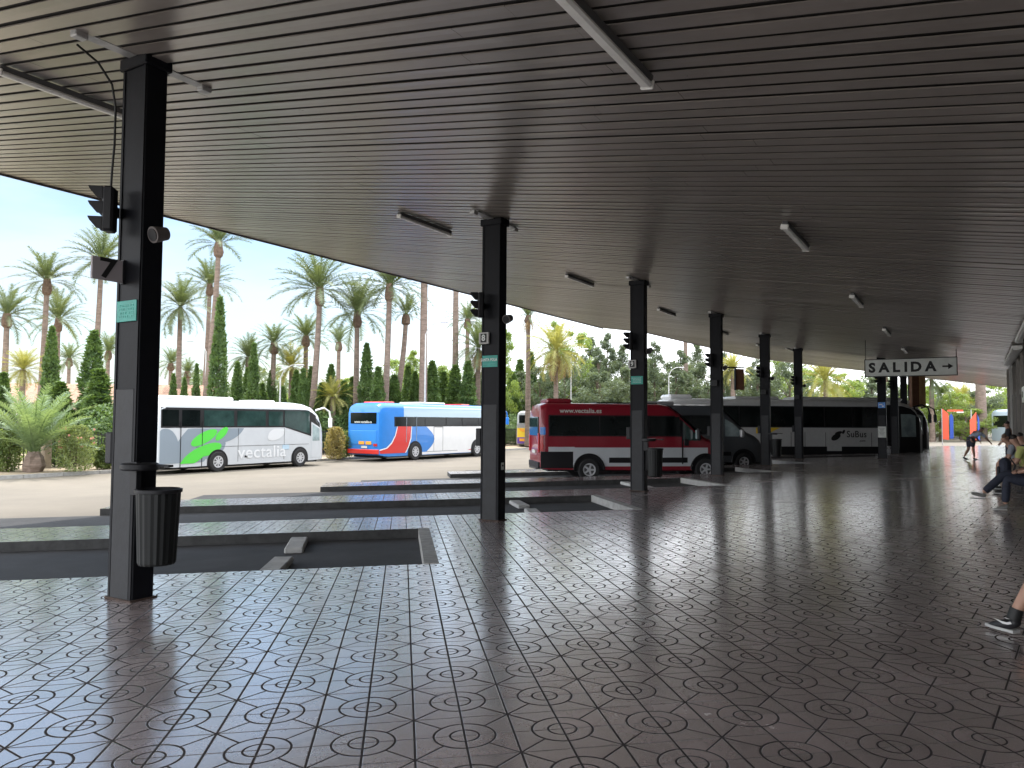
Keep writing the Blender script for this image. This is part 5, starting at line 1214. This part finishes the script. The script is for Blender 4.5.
    for s_ in ('l', 'r'):
        a = J['an' + s_]; d = Vector(J.get('ft' + s_, a + Vector((.19, 0, -.06)))) - a; d = d.normalized(); n_ = Vector((0, 0, 1)); h_ = -.045 * Vector((0, 0, 1))
        sh = skin_mesh('shoe', [a + Vector((0, 0, -.0)), a + h_ - d * .035, a + h_ + d * .09, a + h_ * 1.25 + d * .19], [(0, 1), (1, 2), (2, 3)], [.045, (.045, .045), (.047, .038), (.038, .028)], shoe, t)
        flat = Vector((d.x, d.y, 0)).normalized(); sdv = Vector((-flat.y, flat.x, 0)).normalized(); c = Vector((a.x, a.y, max(.002, a.z - .108))) + flat * .072
        MB().prism([c + flat * .135 + sdv * .022, c + flat * .135 - sdv * .022, c + flat * .06 - sdv * .044, c - flat * .1 - sdv * .036, c - flat * .1 + sdv * .036, c + flat * .06 + sdv * .044], (0, 0, .02)).build('sole', mat('grey_sole', (.42, .42, .41), .7), sh)
    return t
def seated(lean=0., cross=False, kneeout=.0, fwd=.42, hz=.50):
    J = dict(pelvis=(0, 0, hz), chest=(.03 + lean * .9, 0, hz + .38 - lean * .25), neck=(.05 + lean * 1.3, 0, hz + .56 - lean * .38), head=(.09 + lean * 1.6, 0, hz + .68 - lean * .42))
    c = J['chest']
    for s_, g in (('l', 1), ('r', -1)):
        J['sh' + s_] = (c[0] + .01, g * .19, c[2] + .10); J['el' + s_] = (c[0] + .10, g * .25, c[2] - .16); J['wr' + s_] = (.32 + lean * .3, g * .12, hz + .14 - lean * .05)
        J['hip' + s_] = (.04, g * .10, hz - .01); J['kn' + s_] = (fwd, g * (.13 + kneeout), hz + .05); J['an' + s_] = (fwd + .03, g * (.12 + kneeout), .10)
    if cross: J['knr'] = (fwd + .02, .02, hz + .13); J['anr'] = (fwd + .36, .10, .28); J['ftr'] = (fwd + .55, .12, .33)
    return J
YB = math.atan2(-RO.y, -RO.x)       # facing the buses
def onf(al, off): p = W(al, off); p.z = fz(p); return p
person('seated person in dark jeans with one leg crossed, nearest on the benches', onf(4.9, 7.98), YB, {**seated(cross=True, fwd=.46), 'wrl': (.3, .1, .66), 'wrr': (.3, -.08, .68)}, M_dshirt, M_jean, M_hair, shoe=mat('grey_shoe', (.20, .20, .19), .6))
person('seated person in yellow green shirt and khaki trousers, leaning forward', onf(8.6, 8.03), YB, seated(lean=.10, fwd=.44), M_shyel, M_khaki, M_hair, sleeves=.4)
person('seated brown haired person in grey shirt and shorts, bare shins', onf(11.2, 8.0), YB, seated(lean=.14, fwd=.46), M_shgrey, M_khaki, M_hairg, shorts=True, sleeves=.4)
person('traveller mostly outside the picture, one black trainer showing', onf(-4.38, 8.01), YB, {**seated(fwd=.44), 'knl': (.52, .13, .56), 'anl': (.74, .15, .105), 'ftl': (.88, .03, .06), 'anr': (.22, -.20, .115)}, M_dshirt, mat('black_shorts', (.02, .02, .022), .8), M_hair, shorts=True)
sp_ = onf(-4.38, 8.01)
t = bpy.data.objects[[o.name for o in bpy.data.objects if o.get('label') == 'traveller mostly outside the picture, one black trainer showing'][0]]
for (ax, ay), dr_ in (((.74, .15), Vector((.14, -.12, 0)).normalized()), ((.22, -.20), Vector((1, 0, 0)))):
    nr_ = Vector((-dr_.y, dr_.x, 0))
    for sd_ in (-1, 1):
        mb = MB(); pts = [(-.03, .072), (.0, .060), (.04, .058), (.115, .082), (.045, .074), (.01, .074), (-.02, .086)]
        mb.prism([Vector((ax, ay, 0)) + dr_ * a_ + nr_ * sd_ * .046 + Vector((0, 0, z)) for a_, z in pts], nr_ * sd_ * .003); mb.build('white_swoosh', M_sole, t)
MB().cyl((.735, .151, .095), (.712, .149, .175), .047, .044, 14).build('sock', M_ink, t, smooth=True)
J = dict(pelvis=(0, 0, .88), chest=(.28, 0, 1.10), neck=(.43, 0, 1.20), head=(.53, 0, 1.25), shl=(.36, .19, 1.16), shr=(.36, -.19, 1.14), ell=(.44, .22, .95), wrl=(.55, .16, .80), elr=(.56, -.24, .92), wrr=(.78, -.2, .74),
         hipl=(0, .10, .86), hipr=(0, -.10, .86), knl=(.02, .12, .47), knr=(.05, -.11, .48), anl=(-.20, .13, .11), anr=(.08, -.12, .09))
bpn = at(969.5, 33.0); bpn.z = fz(bpn)
person('man in light blue shirt and shorts bending over to reach down', bpn, R(8), J, M_shblue, M_navy, M_hair, shorts=True, sleeves=.45, face_dir=(.7, 0, -.7))
J = dict(pelvis=(0, 0, .82), chest=(.02, 0, 1.2), neck=(.03, 0, 1.36), head=(.05, 0, 1.46), shl=(0, .18, 1.3), shr=(0, -.18, 1.3), ell=(.05, .24, 1.04), wrl=(.2, .16, .9), elr=(.05, -.24, 1.04), wrr=(.2, -.16, .9), hipl=(0, .1, .8), hipr=(0, -.1, .8), knl=(.03, .11, .45), knr=(.03, -.11, .45), anl=(0, .12, .09), anr=(0, -.12, .09))
person('dark clothed person standing against the wall beyond the benches', onf(18.6, 8.0), YB, J, M_dshirt, M_jean, M_hair)
person('seated dark haired person in a dark shirt, between the two leaning travellers', onf(9.9, 8.06), YB, seated(lean=.02, fwd=.44), M_dshirt, M_khaki, M_hair)
# bags beside the bench
p = onf(6.6, 7.55); t = thing('backpack', 'dark backpack standing on the bench beside the travellers', 'bag', (p.x, p.y, p.z + .46), YB)
MB().box((0, 0, .2), (.2, .32, .4), bev=.07).build('bag_body', M_jean, t, smooth=True); MB().box((.11, 0, .13), (.06, .24, .2), bev=.03).build('pocket', M_dshirt, t)
mb = MB(); [mb.tube([(-.1, s_ * .1, .36), (-.17, s_ * .1, .25), (-.11, s_ * .1, .06)], .014, 6) for s_ in (-1, 1)]; mb.build('strap', M_dshirt, t)
p = onf(5.6, 7.75); t = thing('green_bag', 'small teal bag lying on the bench next to the dark jeans', 'bag', (p.x, p.y, p.z + .46), YB)
MB().box((0, 0, .09), (.24, .34, .18), bev=.05).build('bag_body', mat('teal_cloth', (.06, .25, .2), .8), t, smooth=True); MB().tube([(0, -.1, .17), (0, -.05, .26), (0, .05, .26), (0, .1, .17)], .01, 6).build('handle', M_darkpl, t)
